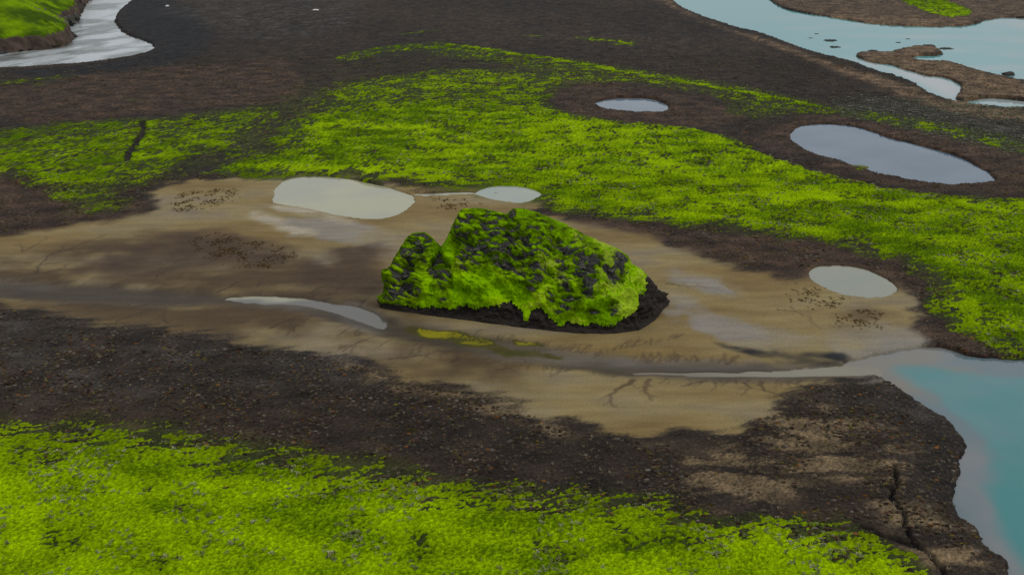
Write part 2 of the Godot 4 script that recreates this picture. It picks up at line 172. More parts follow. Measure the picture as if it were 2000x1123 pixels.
		[0.9, [31.6, -123.1, 30.5, -120.6, 30.4, -118.1, 33.8, -115.8]],
		[0.9, [30.6, -120.8, 34.8, -120.3, 37.6, -118.9, 37.8, -116.5, 37.4, -113.8]],
		[0.6, [54.9, -129.4, 55.1, -127.5, 55.1, -125.8]],
		[0.7, [27.8, -140.7, 31.7, -137.2, 37.3, -131.3]],
		[0.8, [-20.9, -125.8, -21.5, -124.0, -22.3, -122.3]],
	],
	"banks": [
		[46, 0.6, -1, [-87.9, -137.2, -69.4, -135.0, -49.3, -131.7, -37.2, -130.9, -23.2, -127.2]],
		[40, -0.6, 1, [-84.3, -130.3, -68.1, -127.7, -48.2, -128.1, -36.2, -126.3, -23.5, -118.9]],
		[50, -0.5, 1, [-18.5, -116.2, -7.5, -112.0, 5.8, -107.9, 21.3, -104.9, 35.5, -104.8, 49.7, -104.8]],
		[36, 0.5, -1, [17.8, -110.5, 25.8, -110.1, 32.3, -109.3]],
		[30, 0.7, -1, [-7.8, -118.5, 0.0, -115.9, 11.3, -112.6]],
		[26, 0.5, -1, [12.0, -112.0, 19.9, -115.0, 25.6, -117.3]],
	],
	"own_front": [-103.2, -110.0, -27.8, -101.8, 18.7, -88.0, 73.4, -76.8, 59.5, -56.2, -64.0, -56.2],
	"own_left": [-214.8, -263.3, -84.4, -263.3, -66.8, -260.2, -58.3, -279.8, -55.8, -266.5, -62.0, -239.2, -67.6, -218.2, -73.3, -195.7, -75.5, -185.1, -62.0, -146.3, -129.6, -146.3],
	"own_far": [-457.4, -596.5, 130.7, -596.5, 77.9, -342.7, 109.7, -269.7, 102.0, -248.4, 70.6, -251.3, 52.6, -275.0, 32.6, -281.9, 12.2, -304.7, -18.4, -321.8, -61.8, -298.3, -84.4, -263.3, -214.8, -263.3],
	"own_islet": [222.4, -626.2, 342.2, -626.2, 211.9, -375.6, 137.7, -375.6],
	"own_strip": [95.1, -263.3, 108.5, -266.5, 180.3, -235.0, 153.8, -195.7, 118.2, -207.5, 97.1, -235.0, 91.4, -242.9],
	"hill_ridge": [[-21.23, -128.42, 0.00], [-20.94, -128.58, 1.04], [-20.69, -128.75, 2.71], [-20.06, -129.33, 4.81], [-18.99, -130.29, 6.65], [-17.74, -131.14, 8.52], [-16.76, -131.83, 9.75], [-16.03, -132.10, 10.09], [-15.30, -132.25, 10.20], [-14.24, -132.47, 10.20], [-13.61, -132.60, 9.70], [-13.14, -132.70, 9.21], [-12.52, -132.83, 8.34], [-11.97, -132.95, 7.56], [-11.66, -133.03, 7.16], [-11.22, -133.15, 7.84], [-10.43, -133.38, 9.38], [-9.57, -133.62, 11.07], [-8.70, -133.88, 12.93], [-8.36, -133.97, 13.51], [-7.44, -134.00, 13.68], [-6.28, -134.00, 13.77], [-4.80, -134.00, 13.68], [-3.56, -134.00, 13.41], [-2.49, -134.00, 13.06], [-1.66, -134.00, 12.79], [-0.75, -134.00, 12.62], [-0.41, -134.00, 13.24], [0.08, -133.99, 13.68], [0.58, -133.96, 13.78], [2.07, -133.84, 13.74], [3.80, -133.71, 13.17], [6.71, -133.49, 12.02], [9.62, -132.99, 10.88], [11.86, -132.60, 9.79], [14.42, -131.90, 8.74], [17.19, -131.05, 7.84], [18.84, -130.55, 6.89], [19.39, -130.36, 5.61], [21.10, -129.64, 4.67], [22.56, -129.03, 3.77], [23.59, -128.62, 2.41], [24.55, -128.24, 0.93], [25.24, -128.00, 0.00]],
	"hill_foot": [-21.23, -126.30, -16.27, -124.53, -10.46, -122.80, -3.98, -121.11, 1.57, -119.45, 6.25, -118.32, 10.88, -117.52, 15.54, -117.52, 19.57, -118.64, 22.36, -121.61, 24.46, -125.94, 25.07, -127.20],
	"hill_moss_edge": [-21.40, 0.10, -20.24, 0.10, -17.23, 0.10, -13.84, 0.35, -12.16, 0.77, -9.69, 0.68, -6.81, 1.68, -6.26, 0.95, -4.39, 1.47, -3.18, 1.74, -1.19, 2.58, -0.39, 2.88, 0.24, 2.35, 1.58, 1.67, 1.90, 0.10, 2.38, 0.10, 2.83, 1.66, 4.31, 2.38, 5.33, 1.44, 7.08, 0.10, 7.70, 0.10, 8.61, 0.89, 10.95, 0.20, 12.33, 0.93, 13.69, 0.22, 15.63, 0.48, 17.60, 1.51, 19.42, 2.53, 18.36, 3.93, 20.70, 3.13, 21.63, 3.58, 23.02, 3.69, 24.81, 2.46],
	"hill_rock": [[-17.1, 4.8, 2.5, 4.1], [-19.1, 2.7, 2.0, 3.6], [-15.2, 9.0, 2.3, 2.0], [-16.4, 7.0, 2.1, 2.3], [-12.3, 5.8, 1.0, 1.1], [-8.2, 11.6, 2.6, 2.7], [-3.3, 11.0, 3.3, 3.2], [-5.7, 8.9, 2.9, 2.3], [-0.8, 9.1, 3.3, 3.2], [-1.2, 7.1, 2.4, 1.1], [3.3, 10.0, 3.7, 2.7], [3.2, 7.4, 3.2, 1.1], [9.0, 9.6, 2.5, 1.4], [11.0, 7.6, 3.7, 1.6], [8.1, 8.1, 2.0, 1.1], [15.5, 6.8, 2.0, 1.4], [12.0, 5.6, 1.6, 1.2], [8.4, 5.8, 1.4, 1.2], [5.9, 4.5, 1.0, 0.7], [3.2, 6.0, 1.3, 1.2], [9.1, 4.3, 1.7, 0.9], [7.8, 3.1, 1.7, 0.8], [12.4, 2.7, 1.1, 0.6], [-8.1, 6.8, 1.1, 0.9], [-10.6, 4.9, 1.0, 1.3], [-11.8, 4.3, 0.8, 0.9], [-7.7, 7.9, 1.3, 1.3], [0.0, 13.2, 0.7, 0.6], [17.7, 7.3, 1.2, 0.9], [15.6, 3.1, 0.9, 0.7], [-10.4, 2.5, 1.0, 0.5]],
	"bluff_foot": [-224.2, -318.4, -204.6, -325.5, -189.3, -332.0, -183.7, -335.8, -176.5, -339.7, -171.9, -345.7, -172.3, -350.8, -175.8, -361.5, -180.7, -370.5, -186.9, -380.0, -191.4, -388.6, -194.4, -397.6, -194.7, -404.3, -196.9, -415.4, -200.2, -424.1, -206.8, -434.7, -213.5, -444.1, -220.5, -454.0, -226.2, -464.3, -238.4, -490.1, -256.7, -527.5],
	"bluff_core": [-397.5, -506.1],
	"bluff_crags": [-188.7, -383.5, -189.4, -391.3, -191.2, -400.7, -184.8, -371.1],
	"bank_foot": [-224.6, -460.8, -218.2, -455.7, -212.9, -454.0, -210.3, -454.0, -213.0, -462.6, -221.6, -486.3, -235.6, -523.1],
	"bank_core": [-359.3, -702.9],
	"lake_rocks": [125.5, -372.9, 120.2, -363.7, 126.3, -358.2, 123.6, -344.7, 135.6, -337.7, 151.8, -354.0, 158.6, -361.5, 165.0, -341.7, 166.4, -297.1, 164.4, -286.6],
	"pale_stones": [-92.2, -429.7, -166.2, -442.3],
	"pond_islet": [81.2, -198.2],
	"bluff_rock": [-178.2, -366.0, -189.3, -332.9],
}

const X0 := -350.0
const X1 := 350.0
const Z0 := -640.0
const Z1 := -40.0
const WATER := -0.75
const POND := -0.6

class Field:
	var a: PackedByteArray
	var w: int
	var h: int
	var x0: float
	var z0: float
	var inv: float
	func at(x: float, z: float) -> float:
		var u := clampf((x - x0) * inv - 0.5, 0.0, w - 1.001)
		var v := clampf((z - z0) * inv - 0.5, 0.0, h - 1.001)
		var i := int(u)
		var j := int(v)
		u -= i
		v -= j
		var k := j * w + i
		var p := a[k] + (a[k + 1] - a[k]) * u
		var q := a[k + w] + (a[k + w + 1] - a[k + w]) * u
		return (p + (q - p) * v) * 0.00392157
	func near(x: float, z: float) -> int:
		return a[clampi(int((z - z0) * inv), 0, h - 1) * w + clampi(int((x - x0) * inv), 0, w - 1)]

var deep: Field
var shallow: Field
var sand: Field
var channel: Field
var wet: Field
var pale: Field
var algae: Field
var black: Field
var gravel: Field
var brown: Field
var shore: Field
var tan: Field
var moss: Field
var moss_limit: Field
var moss_line: Field
var damp: Field
var moss_bright: Field
var cuts: Field
var rill: Field
var owner_of: Field
var turquoise: Field
var by_lagoon: Field
var lake_pale: Field
var tufty: Field
var streak: Field

var n_macro := noise(11, 0.012, 3)
var n_warp := noise(23, 0.11, 3)
var n_hum := noise(37, 0.5, 3)
var n_fine := noise(41, 1.9, 3)
var n_tone := noise(53, 0.16, 4)
var n_grain := noise(67, 3.1, 1)
var n_flow := noise(71, 0.05, 4)
var n_rock := noise(83, 0.32, 4)
var n_cell := cells(89, 0.55)

var mutex := Mutex.new()
var jobs: Array = []
var done: Array = []

func noise(s: int, f: float, octaves: int) -> FastNoiseLite:
	var n := FastNoiseLite.new()
	n.seed = s
	n.noise_type = FastNoiseLite.TYPE_SIMPLEX_SMOOTH
	n.frequency = f
	n.fractal_type = FastNoiseLite.FRACTAL_FBM if octaves > 1 else FastNoiseLite.FRACTAL_NONE
	n.fractal_octaves = octaves
	return n

func cells(s: int, f: float) -> FastNoiseLite:
	var n := noise(s, f, 2)
	n.noise_type = FastNoiseLite.TYPE_CELLULAR
	n.cellular_return_type = FastNoiseLite.RETURN_DISTANCE2_SUB
	n.fractal_octaves = 2
	return n

func plan(key: String) -> PackedVector2Array:
	return points(PLAN[key])

func points(list: Array) -> PackedVector2Array:
	var out := PackedVector2Array()
	for i in range(0, list.size(), 2):
		out.append(Vector2(list[i], list[i + 1]))
	return out

func smooth(list: PackedVector2Array, closed := true) -> PackedVector2Array:
	for turn in 2:
		var out := PackedVector2Array()
		var n := list.size()
		for i in (n if closed else n - 1):
			var p := list[i]
			var q := list[(i + 1) % n]
			out.append(p.lerp(q, 0.25))
			out.append(p.lerp(q, 0.75))
		if not closed:
			out.insert(0, list[0])
			out.append(list[n - 1])
		list = out
	return list

func fill(im: Image, poly: PackedVector2Array, v: float, x0: float, z0: float, inv: float) -> void:
	var w := im.get_width()
	var h := im.get_height()
	var lo := 1e9
	var hi := -1e9
	for p in poly:
		lo = minf(lo, p.y)
		hi = maxf(hi, p.y)
	var c := Color(v, v, v)
	var n := poly.size()
	for j in range(maxi(0, int((lo - z0) * inv)), mini(h, int((hi - z0) * inv) + 1)):
		var z := z0 + (j + 0.5) / inv
		var xs := PackedFloat32Array()
		for i in n:
			var p := poly[i]
			var q := poly[(i + 1) % n]
			if (p.y <= z) != (q.y <= z):
				xs.append(p.x + (q.x - p.x) * (z - p.y) / (q.y - p.y))
		xs.sort()
		for i in range(0, xs.size() - 1, 2):
			var a := maxi(0, int(round((xs[i] - x0) * inv)))
			var b := mini(w, int(round((xs[i + 1] - x0) * inv)))
			if b > a:
				im.fill_rect(Rect2i(a, j, b - a, 1), c)

# layers: [outline, value] painted in order, then softened by halving and growing back
func field(layers: Array, res: float, halve := 0, grow := 0, x0 := X0, x1 := X1, z0 := Z0, z1 := Z1) -> Field:
	var w := int((x1 - x0) / res)
	var h := int((z1 - z0) / res)
	w -= w % 16
	h -= h % 16
	var im := Image.create_empty(w, h, false, Image.FORMAT_L8)
	for l in layers:
		fill(im, l[0], l[1], x0, z0, 1.0 / res)
	for i in halve:
		im.shrink_x2()
	if grow > 0:
		im.resize(im.get_width() << grow, im.get_height() << grow, Image.INTERPOLATE_CUBIC)
	var f := Field.new()
	f.a = im.get_data()
	f.w = im.get_width()
	f.h = im.get_height()
	f.x0 = x0
	f.z0 = z0
	f.inv = f.w / (w * res)
	return f

func areas(keys: Array, v := 1.0) -> Array:
	var out := []
	for k in keys:
		out.append([smooth(plan(k)), v])
	return out

func lines(key: String, v := 1.0, wider := 1.0) -> Array:
	var out := []
	for s in PLAN[key]:
		for poly in Geometry2D.offset_polyline(smooth(points(s[1]), false), s[0] * wider * 0.5, Geometry2D.JOIN_ROUND, Geometry2D.END_ROUND):
			out.append([poly, v])
	return out

func along(line: PackedVector2Array, at: float) -> Vector2:
	var total := 0.0
	for i in line.size() - 1:
		total += line[i].distance_to(line[i + 1])
	var left := at * total
	for i in line.size() - 1:
		var d := line[i].distance_to(line[i + 1])
		if left <= d:
			return line[i].lerp(line[i + 1], left / d)
		left -= d
	return line[line.size() - 1]

func side_rills() -> Array:
	var r := RandomNumberGenerator.new()
	r.seed = 5
	var out := []
	for b in PLAN.banks:
		var line := points(b[3])
		for i in int(b[0]):
			var p := along(line, r.randf())
			var d := Vector2(b[1] + r.randf_range(-0.5, 0.5), b[2]).normalized()
			var way := PackedVector2Array([p - d * 0.6])
			for k in r.randi_range(1, 4):
				p += d.rotated(r.randf_range(-0.6, 0.6)) * r.randf_range(0.3, 1.0)
				way.append(p)
			for poly in Geometry2D.offset_polyline(way, r.randf_range(0.08, 0.15), Geometry2D.JOIN_ROUND, Geometry2D.END_ROUND):
				out.append([poly, r.randf_range(0.35, 0.8)])
	return out

# a rill wanders, tapers to its tip and takes in smaller ones from both sides
func wander(out: Array, r: RandomNumberGenerator, line: PackedVector2Array, wide: float, depth: int) -> void:
	var total := 0.0
	for i in line.size() - 1:
		total += line[i].distance_to(line[i + 1])
	var n := maxi(3, int(total / 0.55))
	var last := line[0]
	for i in range(1, n + 1):
		var p := along(line, i / float(n)) + Vector2(r.randf_range(-1, 1), r.randf_range(-1, 1)) * minf(0.28, total * 0.06)
		var w := lerpf(wide, wide * 0.45, i / float(n))
		for poly in Geometry2D.offset_polyline(PackedVector2Array([last, p]), w * 0.5, Geometry2D.JOIN_ROUND, Geometry2D.END_ROUND):
			out.append([poly, lerpf(1.0, 0.55, i / float(n)) * (1.0 if depth == 0 else 0.75)])
		if depth < 2 and r.randf() < (0.5 if depth == 0 else 0.3):
			var d := (p - last).normalized().rotated((0.5 + r.randf() * 0.6) * (1.0 if r.randf() < 0.5 else -1.0))
			var far := r.randf_range(0.8, 2.6) * (1.0 if depth == 0 else 0.5)
			wander(out, r, PackedVector2Array([p, p + d * far * 0.5, p + d.rotated(r.randf_range(-0.5, 0.5)) * far]), w * 0.6, depth + 1)
		last = p

func branching() -> Array:
	var r := RandomNumberGenerator.new()
	r.seed = 19
	var out := []
	for s in PLAN.rills:
		wander(out, r, smooth(points(s[1]), false), s[0] * 0.8, 0)
	return out

func make_fields() -> void:
	deep = field(areas(["river", "lake"]) + areas(["spit"], 0.0) + areas(["lagoon"]) + areas(["pond_c", "pond_d"], 0.62), 0.4, 1, 1)
	shallow = field(areas(["pond_a", "pond_b", "pond_e", "stream_a", "stream_b", "stream_c"]), 0.3, 1, 1, -150, 150, -250, -80)
	sand = field(areas(["sand"]), 0.5, 3, 3)
	channel = field(areas(["channel"]), 0.4, 2, 2, -150, 150, -250, -80)
	streak = field(areas(["black_streak"]), 0.4, 1, 1, -150, 150, -250, -80)
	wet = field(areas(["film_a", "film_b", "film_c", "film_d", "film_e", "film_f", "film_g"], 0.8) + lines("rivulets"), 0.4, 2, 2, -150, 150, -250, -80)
	pale = field(areas(["pale_a", "pale_c"]) + areas(["pale_b"], 0.4), 0.4, 2, 2, -150, 150, -250, -80)
	algae = field(areas(["algae_c"], 0.35) + areas(["algae", "algae_b"]), 0.3, 1, 1, -60, 60, -140, -90)
	tufty = field(areas(["sand_tuft_a", "sand_tuft_b", "sand_tuft_c", "sand_tuft_d", "sand_tuft_e"]), 0.5, 2, 1, -150, 150, -250, -80)
	black = field(areas(["black_a", "black_b", "black_c"]), 0.8, 3, 2)
	gravel = field(areas(["gravel_a", "gravel_b", "gravel_c", "gravel_d"]), 0.8, 3, 2)
	brown = field(areas(["brown_a", "brown_b", "brown_c", "brown_d", "brown_e", "brown_f"]) + areas(["brown_g"], 0.55) + areas(["sand_brown", "sand_brown_b", "sand_dark_patch"], 0.8) + areas(["sand_tuft_b"], 0.5), 0.8, 2, 2)
	shore = field(areas(["shore_b"], 0.7) + areas(["shore_a"], 0.95) + areas(["shore_c", "spit"]), 0.8, 2, 2)
	tan = field(areas(["tan_a", "tan_b", "tan_c", "tan_d"]), 0.5, 2, 2)
	moss = field(areas(["moss_far_thin"], 0.2) + areas(["moss_mid_thin", "moss_left_thin"], 0.45) + areas(["moss_front_thin"], 0.52) + areas(["moss_left_low"], 0.5) + lines("moss_lines_thin", 0.5) + areas(["moss_front", "moss_islet"], 1.0) + areas(["moss_mid"], 0.92) + areas(["moss_left"], 0.72) + areas(["moss_mid_upper", "moss_left_upper"], 0.62) + areas(["moss_bare_a"], 0.1) + areas(["moss_bare_b"], 0.3), 0.5, 4, 3)
	moss_limit = field(areas(["moss_far_thin", "moss_front_thin", "moss_mid_thin", "moss_left_thin", "moss_left_low", "moss_islet"]) + lines("moss_lines_thin") + areas(["moss_bare_a"], 0.15) + areas(["moss_bare_c", "moss_bare_d"], 0.0), 0.5, 2, 2)
	moss_line = field(lines("moss_lines", 0.85, 0.8) + areas(["moss_islet"]), 0.4, 2, 2)
	damp = field(areas(["sand_damp"]), 0.8, 3, 3, -150, 150, -250, -80)
	moss_bright = field(lines("moss_bright"), 0.8, 2, 2)
	cuts = field(lines("gullies"), 0.2, 0, 0, -150, 150, -280, -60)
	rill = field(side_rills() + branching(), 0.12, 1, 1, -110, 60, -175, -85)
	owner_of = field([[plan("own_front"), 40 / 255.0], [plan("own_left"), 80 / 255.0], [plan("own_far"), 120 / 255.0], [plan("own_islet"), 160 / 255.0], [plan("own_strip"), 200 / 255.0]], 1.0)
	lake_pale = field(areas(["lake_pale"]), 0.8, 3, 3)
	by_lagoon = field(areas(["lagoon"]), 0.5, 4, 4, 0, 150, -150, -40)
	turquoise = field(areas(["turquoise"]), 0.5, 3, 3, 30, 150, -150, -40)

func col(r: float, g: float, b: float) -> Color:
	return Color(r / 255.0, g / 255.0, b / 255.0)

# ---- the ground and the moss on it, worked out in strips of rows by several threads
func strip(n: int) -> void:
	var job: Dictionary = jobs[n]
	var nx: int = job.nx
	var x0: float = job.x0
	var dx: float = job.dx
	var z0: float = job.z0
	var dz: float = job.dz
	var r0: int = job.r0
	var r1: int = job.r1
	var rows := r1 - r0 + 2
	var hs := PackedFloat32Array()
	var ts := PackedFloat32Array()
	hs.resize(rows * nx)
	ts.resize(rows * nx)
	var gc := PackedColorArray()
	var mc := PackedColorArray()
	gc.resize((r1 - r0) * nx)
	mc.resize((r1 - r0) * nx)
	var dark := col(36, 31, 27)
	var dark2 := col(48, 40, 33)
	var blk := col(29, 29, 31)
	var grv := col(52, 49, 47)
	var brn := col(62, 49, 39)
	var brn2 := col(48, 38, 32)
	var shr := col(90, 74, 57)
	var tn := col(86, 73, 55)
	var sn := col(119, 106, 73)
	var sn2 := col(104, 87, 55)
	var sn3 := col(106, 95, 80)
	var litter := col(45, 55, 16)
	var silt := col(108, 103, 95)
	var dmp := col(70, 57, 41)
	var mud := col(56, 49, 41)
	var film_sheen := col(110, 104, 97)  # wet silt grey, with the sky's sheen on it put into the colour
	var pl := col(140, 131, 114)
	var alg := col(112, 106, 8)
	var alg2 := col(58, 56, 20)
	var m_hi := col(136, 164, 4)
	var m_mid := col(112, 139, 4)
	var m_low := col(68, 92, 8)
	var m_dry := col(74, 82, 20)
	for jj in rows:
		var z := z0 + (r0 - 1 + jj) * dz
		for i in nx:
			var x := x0 + i * dx
			var k := jj * nx + i
			var w1 := n_warp.get_noise_2d(x, z)
			var w2 := n_warp.get_noise_2d(x + 311.0, z - 97.0)
			var mac := n_macro.get_noise_2d(x, z)
			var left := smoothstep(-10.0, -50.0, x) * smoothstep(-150.0, -185.0, z)
			var hum := n_hum.get_noise_2d((x * 0.97 - z * 0.26) * 0.27, x * 0.26 + z * 0.97)
			if left > 0.01:
				hum = lerpf(hum, n_hum.get_noise_2d((x * 0.72 - z * 0.69) * 0.3, x * 0.69 + z * 0.72), left)
			var fine := n_fine.get_noise_2d(x * 0.7, z)
			var wx := x + w1 * 2.2 + fine * 0.25
			var wz := z + w2 * 2.2 + hum * 0.35
			var a_deep := deep.at(x + w1 * 0.7 + fine * 0.3, z + w2 * 0.7)
			var a_shal := 0.0
			var a_chan := 0.0
			var a_sand := sand.at(x + w1 * 1.5, z + w2 * 1.5)
			if a_sand > 0.02 and a_sand < 0.98:
				a_sand = smoothstep(0.12, 0.88, a_sand + (n_tone.get_noise_2d(x * 0.3 + 9.0, x * 0.2 + z * 1.1) * 0.7 + hum * 0.35 + fine * 0.15) * 4.0 * a_sand * (1.0 - a_sand))
			if z > -250.0 and z < -80.0:
				a_shal = shallow.at(x + w1 * 0.35, z + w2 * 0.35)
				a_chan = channel.at(x + w1 * 0.8, z + w2 * 0.8)
			var cut := 0.0
			if z > -280.0:
				cut = cuts.at(x + w1 * 1.2, z + w2 * 1.2)
			var ril := 0.0
			if z > -175.0 and z < -85.0 and x > -110.0 and x < 60.0:
				ril = rill.at(x + w1 * 0.8, z + w2 * 0.8)
			var rough := 1.0 - a_sand
			var h := mac * 0.45 * rough - 0.3 * a_sand - 0.32 * a_chan
			h += rough * (hum * 0.2 + fine * 0.09) + a_sand * (w1 * 0.05 + fine * 0.006)
			h -= ril * 0.1 + cut * 0.75
			h = lerpf(h, -1.5, smoothstep(0.1, 0.9, a_deep))
			h = lerpf(h, -0.92, smoothstep(0.1, 0.9, a_shal))
			# moss
			var md := maxf(moss.at(wx, wz) * smoothstep(0.3, 0.6, moss_limit.at(wx, wz)), moss_line.at(wx, wz))
			md *= 1.0 - smoothstep(0.2, 0.6, cut)
			var grain := n_grain.get_noise_2d(x * 0.8, z)
			var fur := 1.0 - absf(n_hum.get_noise_2d((x * 0.97 - z * 0.2) * 0.55 + 400.0, (x * 0.2 + z * 0.97) * 1.3)) * 3.2
			fur = smoothstep(0.45, 1.0, fur + fine * 0.5) * clampf((-0.12 if z > -100.0 else 0.3) + w2 * 1.6, 0.0, 1.0)
			if md > 0.04 and md < 0.92:
				var su := x * 0.97 - z * 0.26
				var sv := x * 0.26 + z * 0.97
				if left > 0.5:
					su = x * 0.8 - z * 0.6
					sv = x * 0.6 + z * 0.8
				var rid := 0.5 - absf(n_hum.get_noise_2d(su * 0.16 + 77.0, sv * 0.7 + w1 * 0.5)) * 2.8
				hum = lerpf(rid, hum, smoothstep(0.5, 0.95, md))
			var th := (md * 0.86 - 0.42 + hum * 0.38 + fine * 0.28 + grain * 0.05 + w1 * 0.1) * 0.46 - fur * 0.55
			if a_deep > 0.4:
				th = minf(th, -0.1)
			hs[k] = h
			ts[k] = h + th
			if jj == 0 or jj == rows - 1:
				continue
			var q := (jj - 1) * nx + i
			var tone := n_tone.get_noise_2d(x * 0.45, z)
			# soil
			var c := dark.lerp(dark2, clampf(0.5 + mac * 0.8 + tone * 0.6, 0.0, 1.0))
			var bx := x + mac * 9.0 + w1 * 4.0
			var bz := z + n_macro.get_noise_2d(x + 777.0, z) * 22.0 + w2 * 4.0
			var f := black.at(wx, wz)
			if f > 0.01:
				c = c.lerp(blk, f)
			f = gravel.at(bx, bz)
			if f > 0.01:
				c = c.lerp(grv, f * clampf(0.45 + tone * 0.9 + grain * 0.25, 0.0, 1.0))
			f = brown.at(wx, wz) if z > -200.0 else brown.at(bx, bz)
			var a_brown := f
			if f > 0.01:
				c = c.lerp(brn.lerp(brn2, clampf(0.5 + tone * 1.1, 0.0, 1.0)), f)
			f = shore.at(wx, wz)
			if f > 0.01:
				c = c.lerp(shr, f * clampf(0.85 + tone * 0.5, 0.0, 1.0))
			f = tan.at(wx, wz)
			if f > 0.01:
				c = c.lerp(tn, f * smoothstep(-0.2, 0.14, n_tone.get_noise_2d(x * 0.5 + 70.0, z * 1.7) + hum * 0.2 + fine * 0.15))
			var sp := 1.0 + (grain * 0.07 + n_tone.get_noise_2d(x * 0.6 + z * 0.2 + 50.0, z * 3.0) * 0.1) * a_sand + (grain * 0.3 + fine * 0.25 + n_tone.get_noise_2d(x * 0.8 + 200.0, z * 1.4) * 0.4) * rough
			# silt
			if a_sand > 0.01:
				var fl := n_flow.get_noise_2d(x * 0.35 + z * 0.12, z * 1.4)
				var s := sn.lerp(sn2, clampf(0.35 + fl * 1.5, 0.0, 1.0)).lerp(sn3, clampf(-0.05 - fl * 1.4 + w1 * 0.4, 0.0, 0.8))
				if z > -250.0 and z < -80.0:
					s = s.lerp(dmp, damp.at(x, z) * clampf(0.75 + fl * 1.1 + w2 * 0.5 + tone * 0.4, 0.0, 1.0))
				s = s.lerp(brn, clampf(a_brown * 0.95 + (w2 + tone) * 0.25 * a_brown, 0.0, 1.0))
				if z > -250.0 and z < -80.0:
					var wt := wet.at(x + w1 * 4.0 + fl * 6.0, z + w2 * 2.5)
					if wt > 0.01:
						s = s.lerp(film_sheen, wt * clampf(0.55 + fl * 1.8 + tone * 0.5, 0.0, 1.0))
					if x > 10.0 and z > -145.0:
						s = s.lerp(silt, smoothstep(0.0, 0.4, by_lagoon.at(x + w1 * 3.0, z + w2 * 2.0)) * 0.9)
					wt = pale.at(x + w1 * 1.2, z + w2 * 1.2)
					if wt > 0.01:
						s = s.lerp(pl, wt * clampf(0.8 + tone, 0.0, 1.0))
				if a_chan > 0.01:
					s = s.lerp(mud.lerp(film_sheen, clampf(fl * 0.9, 0.0, 0.5)), a_chan * 0.9)
				if z > -140.0 and z < -90.0 and absf(x) < 60.0:
					var al := algae.at(x + w1 * 2.0 + tone * 1.5, z + w2 * 0.7 + fine * 0.2) * clampf(1.05 + tone * 0.7 + fine * 0.4, 0.0, 1.0)
					if al > 0.01:
						s = s.lerp(alg2.lerp(alg, smoothstep(0.4, 0.8, al + tone * 0.3)), smoothstep(0.05, 0.4, al) * 0.95)
				if z > -250.0 and z < -80.0:
					var bs := streak.at(x + w1 * 1.0, z + w2)
					if bs > 0.01:
						s = s.lerp(blk, bs * clampf(0.75 + tone * 1.2, 0.0, 1.0))
				s = s.lerp(brn2, ril * 0.6)
				c = c.lerp(s, a_sand)
			if md > 0.05:
				c = c.lerp(litter, smoothstep(0.08, 0.65, md + w1 * 0.15) * 0.85)
			c = c.lerp(blk, cut * 0.6)
			c = Color(c.r * sp, c.g * sp, c.b * sp)
			gc[q] = c
			# moss tone
			if th > -0.12:
				var br := 0.0
				if moss_bright.at(wx, wz) > 0.01:
					br = moss_bright.at(wx, wz)
				var t := clampf((0.58 if z > -100.0 else 0.4 - left * 0.12) + tone * 0.6 + mac * 0.35 + grain * 0.15 + fine * 0.35 + br * 0.5 - fur * 0.5, 0.0, 1.0)
				var m := m_low.lerp(m_mid, minf(t * 2.0, 1.0)) if t < 0.5 else m_mid.lerp(m_hi, t * 2.0 - 1.0)
				m = m.lerp(m_dry, clampf((0.92 - md) * 1.1 + w2 * 0.35 + fur * 0.5, 0.0, 0.75))
				var mg := 1.0 + fine * 0.2 + grain * 0.1
				mc[q] = Color(m.r * mg, m.g * mg, m.b * mg)
	var gv := PackedVector3Array()
	var gn := PackedVector3Array()
	var mv := PackedVector3Array()
	var mn := PackedVector3Array()
	gv.resize((r1 - r0) * nx)
	gn.resize((r1 - r0) * nx)
	mv.resize((r1 - r0) * nx)
	mn.resize((r1 - r0) * nx)
	for jj in range(1, rows - 1):
		var z := z0 + (r0 - 1 + jj) * dz
		for i in nx:
			var k := jj * nx + i
			var q := (jj - 1) * nx + i
			var ia := k - 1 if i > 0 else k
			var ib := k + 1 if i < nx - 1 else k
			var x := x0 + i * dx
			gv[q] = Vector3(x, hs[k], z)
			gn[q] = Vector3((hs[ia] - hs[ib]) / ((ib - ia) * dx), 1.0, (hs[k - nx] - hs[k + nx]) / (2.0 * dz)).normalized()
			mv[q] = Vector3(x, ts[k], z)
			mn[q] = Vector3((ts[ia] - ts[ib]) / ((ib - ia) * dx), 1.0, (ts[k - nx] - ts[k + nx]) / (2.0 * dz)).normalized()
	mutex.lock()
	done[n] = {"gv": gv, "gn": gn, "gc": gc, "mv": mv, "mn": mn, "mc": mc}
	mutex.unlock()

const BANDS := [[56.0, 112.0, 90.0, 0.17, 0.2], [112.0, 192.0, 132.0, 0.205, 0.27], [192.0, 325.0, 202.0, 0.42, 0.78], [325.0, 636.0, 346.0, 0.78, 1.9]]
var bands: Array = []

func make_bands() -> void:
	for b in BANDS:
		var nz := int(round((b[1] - b[0]) / b[4])) + 1
		var nx := int(round(2.0 * b[2] / b[3])) + 1
		var dz: float = (b[1] - b[0]) / (nz - 1)
		var dx: float = 2.0 * b[2] / (nx - 1)
		var first := jobs.size()
		var at := 0
		while at < nz:
			var to := mini(at + 16, nz)
			jobs.append({"nx": nx, "x0": -b[2], "dx": dx, "z0": -b[1], "dz": dz, "r0": at, "r1": to})
			at = to
		bands.append({"nx": nx, "nz": nz, "first": first, "last": jobs.size()})
	done.resize(jobs.size())
	var task := WorkerThreadPool.add_group_task(strip, jobs.size())
	WorkerThreadPool.wait_for_group_task_completion(task)
	for b in bands:
		for key in ["gv", "gn", "mv", "mn"]:
			b[key] = PackedVector3Array()
		b.gc = PackedColorArray()
		b.mc = PackedColorArray()
		for n in range(b.first, b.last):
			for key in ["gv", "gn", "gc", "mv", "mn", "mc"]:
				b[key].append_array(done[n][key])
	done.clear()

